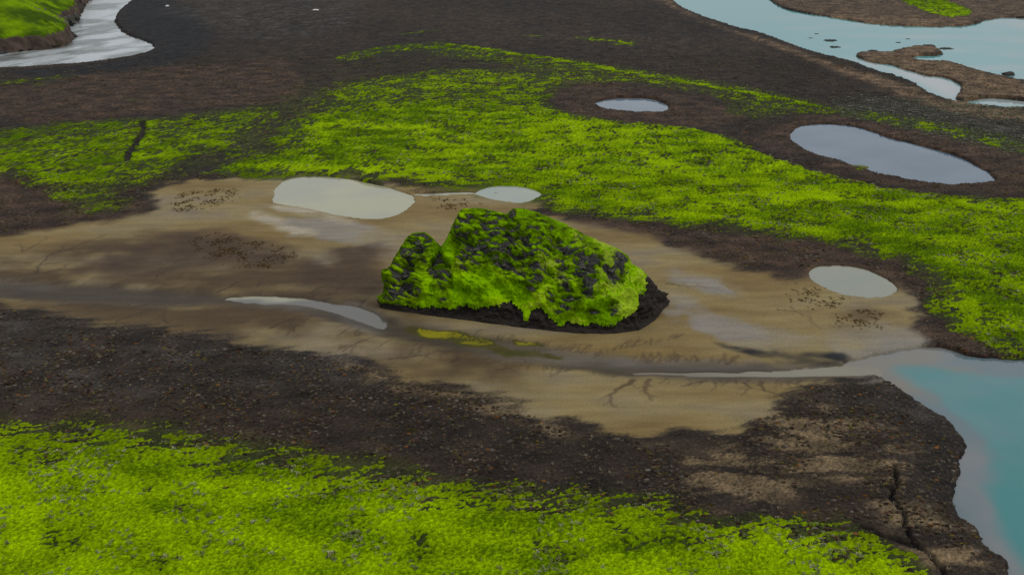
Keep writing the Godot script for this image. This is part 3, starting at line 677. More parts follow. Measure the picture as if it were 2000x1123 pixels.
func mesh_of(v: PackedVector3Array, n: PackedVector3Array, c: PackedColorArray, idx: PackedInt32Array, m: Material, uv := PackedVector2Array()) -> ArrayMesh:
	var arrays := []
	arrays.resize(Mesh.ARRAY_MAX)
	arrays[Mesh.ARRAY_VERTEX] = v
	if n.size():
		arrays[Mesh.ARRAY_NORMAL] = n
	if c.size():
		arrays[Mesh.ARRAY_COLOR] = c
	if uv.size():
		arrays[Mesh.ARRAY_TEX_UV] = uv
	arrays[Mesh.ARRAY_INDEX] = idx
	var am := ArrayMesh.new()
	am.add_surface_from_arrays(Mesh.PRIMITIVE_TRIANGLES, arrays)
	am.surface_set_material(0, m)
	return am

func put(called: String, mesh: Mesh, parent: Node = self) -> MeshInstance3D:
	var o := MeshInstance3D.new()
	o.name = called
	o.mesh = mesh
	parent.add_child(o, true)
	return o

func tag(o: Node, label: String, category := "", group := "", kind := "") -> void:
	if label:
		o.set_meta("label", label)
	if category:
		o.set_meta("category", category)
	if group:
		o.set_meta("group", group)
	if kind:
		o.set_meta("kind", kind)

func surface(rough: float, spec := 0.5) -> StandardMaterial3D:
	var m := StandardMaterial3D.new()
	m.vertex_color_use_as_albedo = true
	m.vertex_color_is_srgb = true
	m.roughness = rough
	m.metallic_specular = spec
	return m

# a grainy tint that multiplies the surface's own colour
func speckle(s: int, depth: float) -> ImageTexture:
	var a := noise(s, 0.09, 3).get_seamless_image(1024, 1024)
	var b := noise(s + 1, 0.3, 2).get_seamless_image(1024, 1024)
	a.convert(Image.FORMAT_L8)
	b.convert(Image.FORMAT_L8)
	var pa := a.get_data()
	var pb := b.get_data()
	var out := PackedByteArray()
	out.resize(pa.size())
	for i in pa.size():
		var v := (pa[i] * 0.6 + pb[i] * 0.4) / 255.0
		out[i] = int(255.0 * clampf(1.0 - depth + depth * smoothstep(0.25, 0.62, v), 0.0, 1.0))
	var im := Image.create_from_data(1024, 1024, false, Image.FORMAT_L8, out)
	im.convert(Image.FORMAT_RGBA8)
	return ImageTexture.create_from_image(im)

var moss_grain: ImageTexture

func moss_material(called: String) -> StandardMaterial3D:
	if moss_grain == null:
		moss_grain = speckle(31, 0.34)
	var m := surface(1.0, 0.12)
	m.resource_name = called
	m.albedo_texture = moss_grain
	m.heightmap_enabled = true
	m.heightmap_texture = moss_grain
	m.heightmap_scale = 2.0
	m.uv1_triplanar = true
	m.uv1_world_triplanar = true
	m.uv1_scale = Vector3.ONE / 33.0
	return m

func make_ground() -> void:
	var v := PackedVector3Array()
	var n := PackedVector3Array()
	var c := PackedColorArray()
	var uv := PackedVector2Array()
	var idx := PackedInt32Array()
	for b in bands:
		var base := v.size()
		var nx: int = b.nx
		var nz: int = b.nz
		v.append_array(b.gv)
		n.append_array(b.gn)
		c.append_array(b.gc)
		var part := PackedInt32Array()
		part.resize((nx - 1) * (nz - 1) * 6)
		var k := 0
		for j in nz - 1:
			for i in nx - 1:
				var p := base + j * nx + i
				part[k] = p
				part[k + 1] = p + 1
				part[k + 2] = p + nx
				part[k + 3] = p + 1
				part[k + 4] = p + nx + 1
				part[k + 5] = p + nx
				k += 6
		idx.append_array(part)
		# a short apron under every edge closes the step to the next band
		for side in 4:
			var count := nx if side < 2 else nz
			var s := v.size()
			for i in count:
				var p: int = base + ([i, (nz - 1) * nx + i, i * nx, i * nx + nx - 1][side])
				v.append(v[p])
				v.append(v[p] - Vector3(0, 1.2, 0))
				n.append(n[p])
				n.append(n[p])
				c.append(c[p])
				c.append(c[p])
			for i in count - 1:
				idx.append_array([s + 2 * i, s + 2 * i + 2, s + 2 * i + 1, s + 2 * i + 2, s + 2 * i + 3, s + 2 * i + 1])
	# the plain goes on past the part that is worked out finely
	var rings := [346.0, 420.0, 700.0, 1500.0, 4000.0, 9000.0]
	var base2 := v.size()
	var seg := 96
	for r in 6:
		for a in seg:
			var t := TAU * a / seg
			var d := Vector2(cos(t), sin(t))
			var flat: float = 1.0 / maxf(absf(d.x), absf(d.y))
			var p := d * flat
			if r == 0:
				p *= Vector2(345.0, 300.0)
			else:
				p = (d * lerpf(flat, 1.0, minf(1.0, r * 0.4))) * rings[r]
			v.append(Vector3(p.x, -0.9 if r == 0 else -0.4, p.y - 335.0))
			n.append(Vector3.UP)
			var tone := clampf(0.5 + n_tone.get_noise_2d(p.x * 0.1, p.y * 0.1), 0, 1)
			c.append(col(46, 40, 37).lerp(col(62, 56, 52), tone))
	for r in 5:
		for a in seg:
			var p := base2 + r * seg + a
			var q := base2 + r * seg + (a + 1) % seg
			idx.append_array([p, q, p + seg, q, q + seg, p + seg])
	# and under the near edge, back to below the camera
	var s := v.size()
	for p in [Vector3(-346, -1.6, -640), Vector3(346, -1.6, -640), Vector3(-346, -1.6, 40), Vector3(346, -1.6, 40)]:
		v.append(p)
		n.append(Vector3.UP)
		c.append(col(50, 44, 40))
	idx.append_array([s, s + 1, s + 2, s + 1, s + 3, s + 2])
	uv.resize(v.size())
	for i in v.size():
		uv[i] = Vector2(clampf((v[i].x + 150.0) / 300.0, 0.002, 0.998), clampf((v[i].z + 250.0) / 170.0, 0.002, 0.998))
	var m := surface(1.0, 0.3)
	m.resource_name = "soil"
	m.roughness_texture = wet_map()
	m.roughness_texture_channel = BaseMaterial3D.TEXTURE_CHANNEL_RED
	var o := put("ground", mesh_of(v, n, c, idx, m, uv))
	tag(o, "dark volcanic soil plain with brown, black and tan silt ground", "ground", "", "structure")

# how wet the silt is: wet mud is smooth, dry soil is rough
func wet_map() -> ImageTexture:
	var w := 900
	var h := 510
	var im := Image.create_empty(w, h, false, Image.FORMAT_R8)
	for j in h:
		var z := -250.0 + 170.0 * (j + 0.5) / h
		for i in w:
			var x := -150.0 + 300.0 * (i + 0.5) / w
			var s := sand.at(x, z)
			var r := 0.92
			if s > 0.05:
				var q := clampf(wet.at(x, z) + channel.at(x, z) * 0.35 + pale.at(x, z) * 0.3 + shallow.at(x, z), 0.0, 1.0)
				q = clampf(q + n_tone.get_noise_2d(x * 0.5, z) * 0.25 * q, 0.0, 1.0)
				r = lerpf(0.92, lerpf(0.8, 0.34, q), s)
			if i < 4 or j < 4 or i > w - 5 or j > h - 5:
				r = 0.92
			im.set_pixel(i, j, Color(r, r, r))
	return ImageTexture.create_from_image(im)

func make_moss() -> void:
	var m := moss_material("moss")
	var what := [
		["bright green moss carpet filling the bottom of the picture below the dark soil band", 40],
		["lime moss field on the left in streaks beside the brown plain", 80],
		["thin winding lines of moss on the far dark gravel above the main moss field", 120],
		["smooth green moss patch on the gravel bar across the turquoise lake", 160],
		["sparse grey green moss strip between the pale blue pond and the lake shore", 200],
		["wide green moss field spreading behind the rocky hill to the right", 0]]
	for k in what.size():
		var own: int = what[k][1]
		var v := PackedVector3Array()
		var n := PackedVector3Array()
		var c := PackedColorArray()
		var idx := PackedInt32Array()
		for b in bands:
			var nx: int = b.nx
			var nz: int = b.nz
			var mv: PackedVector3Array = b.mv
			var gv: PackedVector3Array = b.gv
			var mn: PackedVector3Array = b.mn
			var mc: PackedColorArray = b.mc
			var lut := PackedInt32Array()
			lut.resize(nx * nz)
			lut.fill(-1)
			for j in nz - 1:
				for i in nx - 1:
					var p := j * nx + i
					if mv[p].y <= gv[p].y and mv[p + 1].y <= gv[p + 1].y and mv[p + nx].y <= gv[p + nx].y and mv[p + nx + 1].y <= gv[p + nx + 1].y:
						continue
					var o := owner_of.near(mv[p].x, mv[p].z)
					if o != own:
						continue
					for q in [p, p + 1, p + nx, p + nx + 1]:
						if lut[q] < 0:
							lut[q] = v.size()
							v.append(mv[q])
							n.append(mn[q])
							c.append(mc[q])
					idx.append(lut[p])
					idx.append(lut[p + 1])
					idx.append(lut[p + nx])
					idx.append(lut[p + 1])
					idx.append(lut[p + nx + 1])
					idx.append(lut[p + nx])
		if idx.size() == 0:
			continue
		var o := put("moss_carpet" if k == 0 else "moss_carpet_%03d" % k, mesh_of(v, n, c, idx, m))
		tag(o, what[k][0], "moss", "", "stuff")
		print("moss ", k, " tris ", idx.size() / 3)

# ---- water
var ripples: ImageTexture

func ripple_texture() -> ImageTexture:
	var n := noise(91, 0.02, 4)
	var im := n.get_seamless_image(512, 512)
	im.convert(Image.FORMAT_RGBA8)
	im.bump_map_to_normal_map(6.0)
	return ImageTexture.create_from_image(im)

func water_material(rough: float, ripple: float, scale := 0.12) -> StandardMaterial3D:
	var m := surface(rough, 0.5)
	m.resource_name = "silty_water"
	if ripple > 0.0:
		m.normal_enabled = true
		m.normal_texture = ripples
		m.normal_scale = ripple
		m.uv1_triplanar = true
		m.uv1_world_triplanar = true
		m.uv1_scale = Vector3(scale * 0.6, scale, scale)
	return m

func water(called: String, key: String, level: float, cell: float, m: Material, paint: Callable, reach := 1.6) -> MeshInstance3D:
	var outline := smooth(plan(key))
	var wide := outline
	for poly in Geometry2D.offset_polygon(outline, reach):
		if poly.size() > 2 and (wide == outline or poly.size() > wide.size()):
			wide = poly
	var box := Rect2(wide[0], Vector2.ZERO)
	for p in wide:
		box = box.expand(p)
	box.position.x = maxf(box.position.x, -346.0)
	box.end.x = minf(box.end.x, 346.0)
	box.position.y = maxf(box.position.y, -636.0)
	box.end.y = minf(box.end.y, -56.0)
	var nx := int(box.size.x / cell) + 2
	var nz := int(box.size.y / cell) + 2
	var inside := PackedByteArray()
	inside.resize(nx * nz)
	var im := Image.create_empty(nx, nz, false, Image.FORMAT_L8)
	fill(im, wide, 1.0, box.position.x, box.position.y, 1.0 / cell)
	inside = im.get_data()
	var lut := PackedInt32Array()
	lut.resize((nx + 1) * (nz + 1))
	lut.fill(-1)
	var v := PackedVector3Array()
	var n := PackedVector3Array()
	var c := PackedColorArray()
	var idx := PackedInt32Array()
	for j in nz:
		for i in nx:
			if inside[j * nx + i] == 0:
				continue
			var p := j * (nx + 1) + i
			for q in [p, p + 1, p + nx + 1, p + nx + 2]:
				if lut[q] < 0:
					lut[q] = v.size()
					var x: float = box.position.x + (q % (nx + 1)) * cell
					var z: float = box.position.y + (q / (nx + 1)) * cell
					v.append(Vector3(x, level, z))
					n.append(Vector3.UP)
					c.append(paint.call(x, z))
			idx.append_array([lut[p], lut[p + 1], lut[p + nx + 1], lut[p + 1], lut[p + nx + 2], lut[p + nx + 1]])
	return put(called, mesh_of(v, n, c, idx, m))

func make_water() -> void:
	ripples = ripple_texture()
	var lively := water_material(0.22, 0.5, 0.05)
	var calm := water_material(0.06, 0.05)
	var still := water_material(0.04, 0.0)
	var o := water("river", "river", WATER, 1.2, lively, func(x: float, z: float) -> Color:
		var s := n_flow.get_noise_2d(x * 0.9 + z * 0.5, z * 0.5 - x * 0.3)
		var grn := clampf((-x - 190.0) / 60.0, 0.0, 1.0)
		return col(156, 161, 163).lerp(col(92, 96, 93), clampf(0.3 + s * 2.4, 0.0, 1.0)).lerp(col(112, 116, 104), grn * 0.7))
	tag(o, "pale grey braided river bending past the green bluff", "river", "", "structure")
	o = water("lake", "lake", WATER, 1.6, calm, func(x: float, z: float) -> Color:
		var s := n_flow.get_noise_2d(x * 0.3, z * 0.6)
		return col(74, 130, 132).lerp(col(126, 136, 136), clampf(0.25 + s * 1.2 + (x - 200.0) / 160.0, 0.0, 1.0)).lerp(col(138, 142, 142), lake_pale.at(x, z)))
	tag(o, "milky turquoise lake with small dark rocks in its water", "lake", "", "structure")
	o = water("lagoon_water", "lagoon", WATER, 0.5, water_material(0.08, 0.12, 0.3), func(x: float, z: float) -> Color:
		var t := turquoise.at(x + n_warp.get_noise_2d(x, z) * 1.5, z)
		var s := n_flow.get_noise_2d(x * 0.8, z)
		var shallow_c := col(98, 101, 102).lerp(col(80, 94, 99), clampf(0.5 + s * 1.5, 0.0, 1.0))
		shallow_c = shallow_c.lerp(col(100, 95, 87), smoothstep(-98.0, -104.0, z) * smoothstep(0.0, 1.0, (70.0 - x + n_warp.get_noise_2d(x * 0.7, z * 2.0) * 12.0) / 16.0))
		return shallow_c.lerp(col(44, 104, 104).lerp(col(66, 106, 108), clampf(0.4 + s * 1.4, 0.0, 1.0)), smoothstep(0.25, 0.8, t)))
	tag(o, "turquoise lagoon with a pale silty margin at the lower right", "lagoon", "", "structure")
	var milky := func(a: Color, b: Color) -> Callable:
		return func(x: float, z: float) -> Color:
			return a.lerp(b, clampf(0.5 + n_flow.get_noise_2d(x * 0.7, z * 1.2) * 1.6, 0.0, 1.0))
	var ponds := [
		["pond", "pond_a", POND, "largest milky beige pond on the silt flat left of the hill", col(140, 138, 112), col(130, 130, 112)],
		["pond_001", "pond_b", POND, "small round milky pond right behind the hill's peak", col(130, 134, 120), col(122, 130, 122)],
		["pond_002", "pond_c", -0.45, "small oval sky blue pond in a brown hollow of the far moss", col(94, 106, 116), col(86, 98, 108)],
		["pond_003", "pond_d", -0.45, "long slate blue pond slanting along the moss, largest in the upper right", col(84, 98, 110), col(74, 90, 104)],
		["pond_004", "pond_e", POND, "oval grey milky pond on the tan silt below the right moss field", col(120, 119, 103), col(112, 116, 105)]]
	for p in ponds:
		o = water(p[0], p[1], p[2], 0.5, still, milky.call(p[4], p[5]), 1.2)
		tag(o, p[3], "pond", "ponds on the plain")
	o = water("stream_water", "stream_a", WATER + 0.004, 0.4, calm, func(x: float, z: float) -> Color:
		return col(130, 128, 108).lerp(col(84, 81, 76), smoothstep(-0.25, 0.3, (x + 38.0) * 0.05 + (z + 131.0) * 0.22 + n_flow.get_noise_2d(x, z * 2.0) * 0.8)), 0.8)
	tag(o, "short milky stream ending in grey mud left of the hill's foot", "stream", "", "structure")
	o = water("stream_water_001", "stream_b", WATER + 0.008, 0.25, calm, func(x: float, z: float) -> Color:
		return col(90, 83, 70).lerp(col(108, 103, 88), smoothstep(18.0, 40.0, x)).lerp(col(94, 90, 83), smoothstep(48.0, 62.0, x + n_flow.get_noise_2d(x, z * 2.0) * 12.0)), 0.5)
	tag(o, "narrow pale stream running along the mud bank into the lagoon", "stream", "", "structure")
	o = water("stream_water_002", "stream_c", POND + 0.004, 0.3, calm, milky.call(col(150, 146, 130), col(138, 136, 124)), 0.3)
	tag(o, "thin pale trickle joining the two milky ponds behind the hill", "stream", "", "structure")

# ---- the hill
func table(list: Array, x: float, from: int, to: int) -> float:
	for i in list.size() - 1:
		if x <= list[i + 1][from]:
			var d: float = list[i + 1][from] - list[i][from]
			return lerpf(list[i][to], list[i + 1][to], clampf((x - list[i][from]) / maxf(d, 0.001), 0.0, 1.0))
	return list[list.size() - 1][to]

func pairs(list: Array) -> Array:
	var out := []
	for i in range(0, list.size(), 2):
		out.append([list[i], list[i + 1]])
	return out

func grid_normals(v: PackedVector3Array, nx: int, nz: int) -> PackedVector3Array:
	var n := PackedVector3Array()
	n.resize(v.size())
	for j in nz:
		for i in nx:
			var a := v[j * nx + maxi(i - 1, 0)]
			var b := v[j * nx + mini(i + 1, nx - 1)]
			var c := v[maxi(j - 1, 0) * nx + i]
			var d := v[mini(j + 1, nz - 1) * nx + i]
			n[j * nx + i] = (d - c).cross(b - a).normalized()
	return n

func grid_mesh(v: PackedVector3Array, n: PackedVector3Array, c: PackedColorArray, nx: int, nz: int, m: Material, keep := PackedByteArray()) -> ArrayMesh:
	var idx := PackedInt32Array()
	for j in nz - 1:
		for i in nx - 1:
			var p := j * nx + i
			if keep.size() and keep[p] + keep[p + 1] + keep[p + nx] + keep[p + nx + 1] == 0:
				continue
			idx.append_array([p, p + 1, p + nx, p + 1, p + nx + 1, p + nx])
	return mesh_of(v, n, c, idx, m)

func make_hill() -> void:
	var root := Node3D.new()
	root.name = "rock_hill"
	add_child(root)
	root.position = Vector3(2.0, -0.4, -124.0)
	tag(root, "steep rocky hill covered in bright moss standing alone on the silt flat", "hill")
	var ridge: Array = PLAN.hill_ridge
	var foot := pairs(PLAN.hill_foot)
	var edge := pairs(PLAN.hill_moss_edge)
	var patches: Array = PLAN.hill_rock
	var nx := 480
	var nb := 44
	var nf := 240
	var nz := nb + nf
	var xa: float = ridge[0][0]
	var xb: float = ridge[ridge.size() - 1][0]
	var v := PackedVector3Array()
	var rocky := PackedFloat32Array()
	var green := PackedFloat32Array()
	v.resize(nx * nz)
	rocky.resize(nx * nz)
	green.resize(nx * nz)
	for i in nx:
		var x := lerpf(xa, xb, i / (nx - 1.0))
		var zr := table(ridge, x, 0, 1)
		var top := table(ridge, x, 0, 2)
		var zf := table(foot, x, 0, 1)
		var zb := zr - 3.0 - 0.75 * top
		var lip := minf(3.3 + n_warp.get_noise_2d(x * 1.5, 3.0) * 1.0, top * 0.6)
		var low := table(edge, x, 0, 1)
		var lean := 1.0 + 0.25 * smoothstep(-4.0, -12.0, x) - 0.2 * smoothstep(6.0, 18.0, x)
		for j in nz:
			var z: float
			var y: float
			if j < nb:
				var t := 1.0 - j / float(nb)
				z = lerpf(zr, zb, t)
				y = top * (1.0 - smoothstep(0.0, 1.0, t)) - 0.8 * t
			else:
				var t := (j - nb) / (nf - 1.0)
				z = lerpf(zr, zf, t)
				var tb := 0.9
				if t < tb:
					var dome := smoothstep(0.0, 9.0, x) * 0.85
					y = lip + (top - lip) * lerpf(pow(1.0 - t / tb, lean), 1.0 - pow(t / tb, 1.75), dome)
				else:
					y = lerpf(lip, -0.8, pow((t - tb) / (1.0 - tb), 0.8))
			v[j * nx + i] = Vector3(x, y, z)
			var r := -0.25
			for p in patches:
				var ex: float = (x - p[0]) / p[2]
				var ey: float = (y - p[1]) / p[3]
				var d := ex * ex + ey * ey
				if d < 6.0:
					r = maxf(r, 1.25 * exp(-d * 0.8) - 0.25)
			if j < nb:
				r = 0.2
			rocky[j * nx + i] = r
			green[j * nx + i] = y - low - 0.75
	var n := grid_normals(v, nx, nz)
	var rv := PackedVector3Array()
	var mv := PackedVector3Array()
	var rc := PackedColorArray()
	var mcol := PackedColorArray()
	var keep := PackedByteArray()
	rv.resize(nx * nz)
	mv.resize(nx * nz)
	rc.resize(nx * nz)
	mcol.resize(nx * nz)
	keep.resize(nx * nz)
	for k in nx * nz:
		var p := v[k]
		var big := n_rock.get_noise_3d(p.x * 0.7, p.y * 1.0, p.z * 0.7)
		var mid := n_rock.get_noise_3d(p.x * 3.0 + 40.0, p.y * 5.5, p.z * 3.0)
		var band := n_rock.get_noise_3d(p.x * 1.1 + 9.0, p.y * 4.6 + p.x * 0.6, p.z * 1.1)
		var fine := n_fine.get_noise_3d(p.x * 1.2, p.y * 1.6, p.z * 1.2)
		var cell := n_cell.get_noise_3d(p.x, p.y * 1.5, p.z)
		var fade := smoothstep(-0.8, 1.0, p.y)
		var down := clampf((k / nx - nb) / float(nf), 0.0, 1.0)
		var swell := big * (0.2 + 2.2 * smoothstep(0.02, 0.3, down) * smoothstep(1.0, 0.8, down))
		var r := smoothstep(-0.12, 0.16, rocky[k] * 0.48 - 0.34 + band * 0.64 + mid * 0.2)
		var ledge := fposmod(p.y * 0.55 + band * 0.8 + mid * 0.3, 1.0)
		var earth := smoothstep(0.6, -0.4, green[k])
		var d := swell + r * (0.34 * ledge + 0.22 * cell) + fine * (0.03 + 0.08 * r) + earth * (mid * 0.5 + big * 0.5 + cell * 0.2)
		var crest := smoothstep(0.0, 0.1, down)
		rv[k] = p + n[k] * (d * fade * (0.25 + 0.75 * crest) - 0.12 * (1.0 - crest))
		var th := 0.3 - 0.7 * r + fine * 0.12 + mid * 0.1
		var under := green[k] + mid * 0.5 + fine * 0.35
		th = minf(th, under * 0.35)
		var lift := n[k] * 0.6 + Vector3(0, 0.5, 0)
		var calm := 1.0 - 0.7 * smoothstep(0.1, -0.2, rocky[k])
		mv[k] = p + n[k] * ((swell + (fine * 0.05 + mid * 0.12) * calm + 0.1) * fade) + lift * minf(th, 0.13 + fine * 0.05) - n[k] * (0.15 * (1.0 - crest))
		keep[k] = 1 if th > -0.3 and under > -0.05 else 0
		var bank := smoothstep(0.25, -0.1, green[k] + mid * 0.8 + fine * 0.4)
		var g := clampf(0.45 + mid * 0.8 + fine * 0.6 + cell * 0.5, 0.0, 1.0)
		var c := col(44, 44, 41).lerp(col(100, 99, 90), g).lerp(col(34, 29, 25).lerp(col(48, 40, 33), g), bank)
		rc[k] = c
		var tone := n_tone.get_noise_3d(p.x * 0.8, p.y * 1.2, p.z)
		var t := clampf(0.55 + tone * 1.1 + fine * 0.45, 0.0, 1.0)
		var m := col(84, 118, 4).lerp(col(118, 162, 2), minf(t * 1.8, 1.0)).lerp(col(138, 176, 8), clampf(t * 2.0 - 1.1, 0.0, 1.0))
		var flank_sheen := 0.6 * smoothstep(-0.02, 0.22, tone * 0.9 + mid * 0.5 + fine * 0.3 + clampf((p.x - 13.0) * 0.03, -0.5, 0.14))  # light sheen of the right flank put into the colour, patchy like pale grass
		m = m.lerp(col(58, 74, 18), clampf(smoothstep(-0.1, 0.4, rocky[k]) * (0.65 + band + mid * 0.6), 0.0, 0.9))
		mcol[k] = m.lerp(col(148, 164, 66), flank_sheen)
	var mr := surface(0.9, 0.4)
	mr.resource_name = "basalt"
	var mm := moss_material("hill_moss")
	mm.heightmap_enabled = false
	mm.albedo_texture = speckle(35, 0.2)
	var body := put("rock_body", grid_mesh(rv, grid_normals(rv, nx, nz), rc, nx, nz, mr), root)
	body.position = -root.position
	var cover := put("moss_cover", grid_mesh(mv, grid_normals(mv, nx, nz), mcol, nx, nz, mm, keep), root)
	cover.position = -root.position
	cover.set_meta("kind", "stuff")
	# bare rock that sticks out of the moss
	for i in patches.size():
		var best := -1
		var near := 1e9
		for k in range(nb * nx, nx * nz):
			var e := absf(v[k].x - patches[i][0]) + absf(v[k].y - patches[i][1])
			if e < near:
				near = e
				best = k
		var o := put("rock_outcrop" if i == 0 else "rock_outcrop_%03d" % i, crag_mesh(400 + i, mr), root)
		var size := clampf(minf(patches[i][2], patches[i][3] * 1.5) * 0.42, 0.4, 0.9)
		var turn := Basis(Vector3.UP, i * 1.7).scaled(Vector3(size * 1.35, size * 0.6, size))
		o.transform = Transform3D(turn, v[best] - n[best] * size * 0.2 - root.position)

# a block of angular basalt
func crag_mesh(s: int, m: Material) -> ArrayMesh:
	var c := cells(s, 0.8)
	var f := noise(s + 1, 2.0, 3)
	var v := PackedVector3Array()
	var cc := PackedColorArray()
	var nu := 26
	var nv := 16
	for j in nv:
		for i in nu:
			var a := TAU * i / (nu - 1.0)
			var e := lerpf(-0.45, 0.5, j / (nv - 1.0)) * PI
			var d := Vector3(cos(a) * cos(e), sin(e), sin(a) * cos(e))
			var r := 0.85 + c.get_noise_3dv(d * 1.2) * 0.5 + f.get_noise_3dv(d) * 0.25
			v.append(Vector3(d.x, d.y, d.z) * r)
			cc.append(col(42, 42, 39).lerp(col(96, 95, 86), clampf(0.45 + f.get_noise_3dv(d * 2.0) * 1.2, 0.0, 1.0)))
	var n := grid_normals(v, nu, nv)
	for k in n.size():
		if n[k].dot(v[k]) < 0.0:
			n[k] = -n[k]
	var idx := PackedInt32Array()
	for j in nv - 1:
		for i in nu - 1:
			var p := j * nu + i
			idx.append_array([p, p + 1, p + nu, p + 1, p + nu + 1, p + nu])
	return mesh_of(v, n, cc, idx, m)

# a river bank that rises from a foot line towards a core point
func make_bluff(called: String, label: String, foot_key: String, core_key: String, bank: float, slope: float, cover_from: float, nu: int, reach: float) -> void:
	var line := plan(foot_key)
	var core := plan(core_key)[0]
	var root := Node3D.new()
	root.name = called
	add_child(root)
	root.position = Vector3(line[line.size() / 2].x, WATER, line[line.size() / 2].y)
	tag(root, label, "bluff")
	var nv := 110
	var v := PackedVector3Array()
	v.resize(nu * nv)
	var far := PackedFloat32Array()
	far.resize(nu * nv)
	for i in nu:
		var a := along(line, i / (nu - 1.0))
		a += Vector2(n_warp.get_noise_2d(i * 1.4, 7.0), n_warp.get_noise_2d(i * 1.4, 77.0)) * 1.6
		var dir := (core - a).normalized()
		for j in nv:
			var t := j / (nv - 1.0)
			var d := reach * t * t
			var p := a + dir * d
			var y := WATER - 0.8 + bank * smoothstep(0.0, 2.2, d) + slope * maxf(0.0, d - 1.5) * (1.0 - 0.35 * minf(1.0, d / reach))
			v[j * nu + i] = Vector3(p.x, y, p.y)
			far[j * nu + i] = d
	var n := grid_normals(v, nu, nv)
	if n[nu * nv / 2].y < 0.0:
		for k in n.size():
			n[k] = -n[k]
	var rv := v.duplicate()
	var mv := v.duplicate()
	var rc := PackedColorArray()
	var mcol := PackedColorArray()
	var keep := PackedByteArray()
	rc.resize(v.size())
	mcol.resize(v.size())
	keep.resize(v.size())
	for k in v.size():
		var p := v[k]
		var big := n_rock.get_noise_3d(p.x * 0.5, p.y * 0.6, p.z * 0.5)
		var mid := n_rock.get_noise_3d(p.x * 1.6, p.y * 1.0, p.z * 1.6)
		rv[k] = p + n[k] * (big * 0.9 + (0.5 - absf(mid)) * 0.5)
		var c := col(58, 48, 42).lerp(col(84, 72, 64), clampf(0.4 + mid * 1.4, 0.0, 1.0))
		rc[k] = c
		var rock := smoothstep(0.1, 0.5, big * 0.9 + mid * 0.7 - 0.25 + smoothstep(30.0, 6.0, p.distance_to(Vector3(-181.0, p.y, -380.0))) * 0.35)
		var th := minf(0.35 - rock * 0.9 + mid * 0.35, (far[k] - cover_from + mid * 2.2 + big * 1.5) * 0.5)
		mv[k] = p + n[k] * (big * 0.9) + Vector3(0, 0.3 + th, 0)
		keep[k] = 1 if th > -0.4 else 0
		var t := clampf(0.5 + n_tone.get_noise_2d(p.x * 0.4, p.z * 0.4) * 1.4 + mid * 0.5, 0.0, 1.0)
		mcol[k] = col(60, 80, 24).lerp(col(108, 138, 16), t)
	var mr := surface(0.92, 0.4)
	mr.resource_name = "bank_earth"
	var mm := moss_material("bluff_moss")
	var body := put("earth_bank", grid_mesh(rv, grid_normals(rv, nu, nv), rc, nu, nv, mr), root)
	body.position = -root.position
	if cover_from < 50.0:
		var cover := put("moss_cover", grid_mesh(mv, grid_normals(mv, nu, nv), mcol, nu, nv, mm, keep), root)
		cover.position = -root.position
		cover.set_meta("kind", "stuff")

# ---- stones
func stone_mesh(s: int, m: Material, flat: float, low: Color, high: Color) -> ArrayMesh:
	var n := noise(s, 0.9, 3)
	var v := PackedVector3Array()
	var c := PackedColorArray()
	var nu := 22
	var nv := 12
	for j in nv:
		for i in nu:
			var a := TAU * i / (nu - 1.0)
			var e := lerpf(-0.35, 0.5, j / (nv - 1.0)) * PI
			var d := Vector3(cos(a) * cos(e), sin(e), sin(a) * cos(e))
			var q := Vector3(cos(a) * cos(e), sin(e), sin(a) * cos(e)) * 1.3
			var r := 1.0 + n.get_noise_3dv(q) * 0.6 + n.get_noise_3dv(q * 3.0) * 0.3
			v.append(Vector3(d.x * r, d.y * r * flat, d.z * r))
			c.append(low.lerp(high, clampf(0.5 + n.get_noise_3dv(q * 4.0), 0.0, 1.0)))
	var nn := grid_normals(v, nu, nv)
	for k in nn.size():
		if nn[k].dot(v[k]) < 0.0:
			nn[k] = -nn[k]
	var idx := PackedInt32Array()
	for j in nv - 1:
		for i in nu - 1:
			var p := j * nu + i
			idx.append_array([p, p + 1, p + nu, p + 1, p + nu + 1, p + nu])
	return mesh_of(v, nn, c, idx, m)

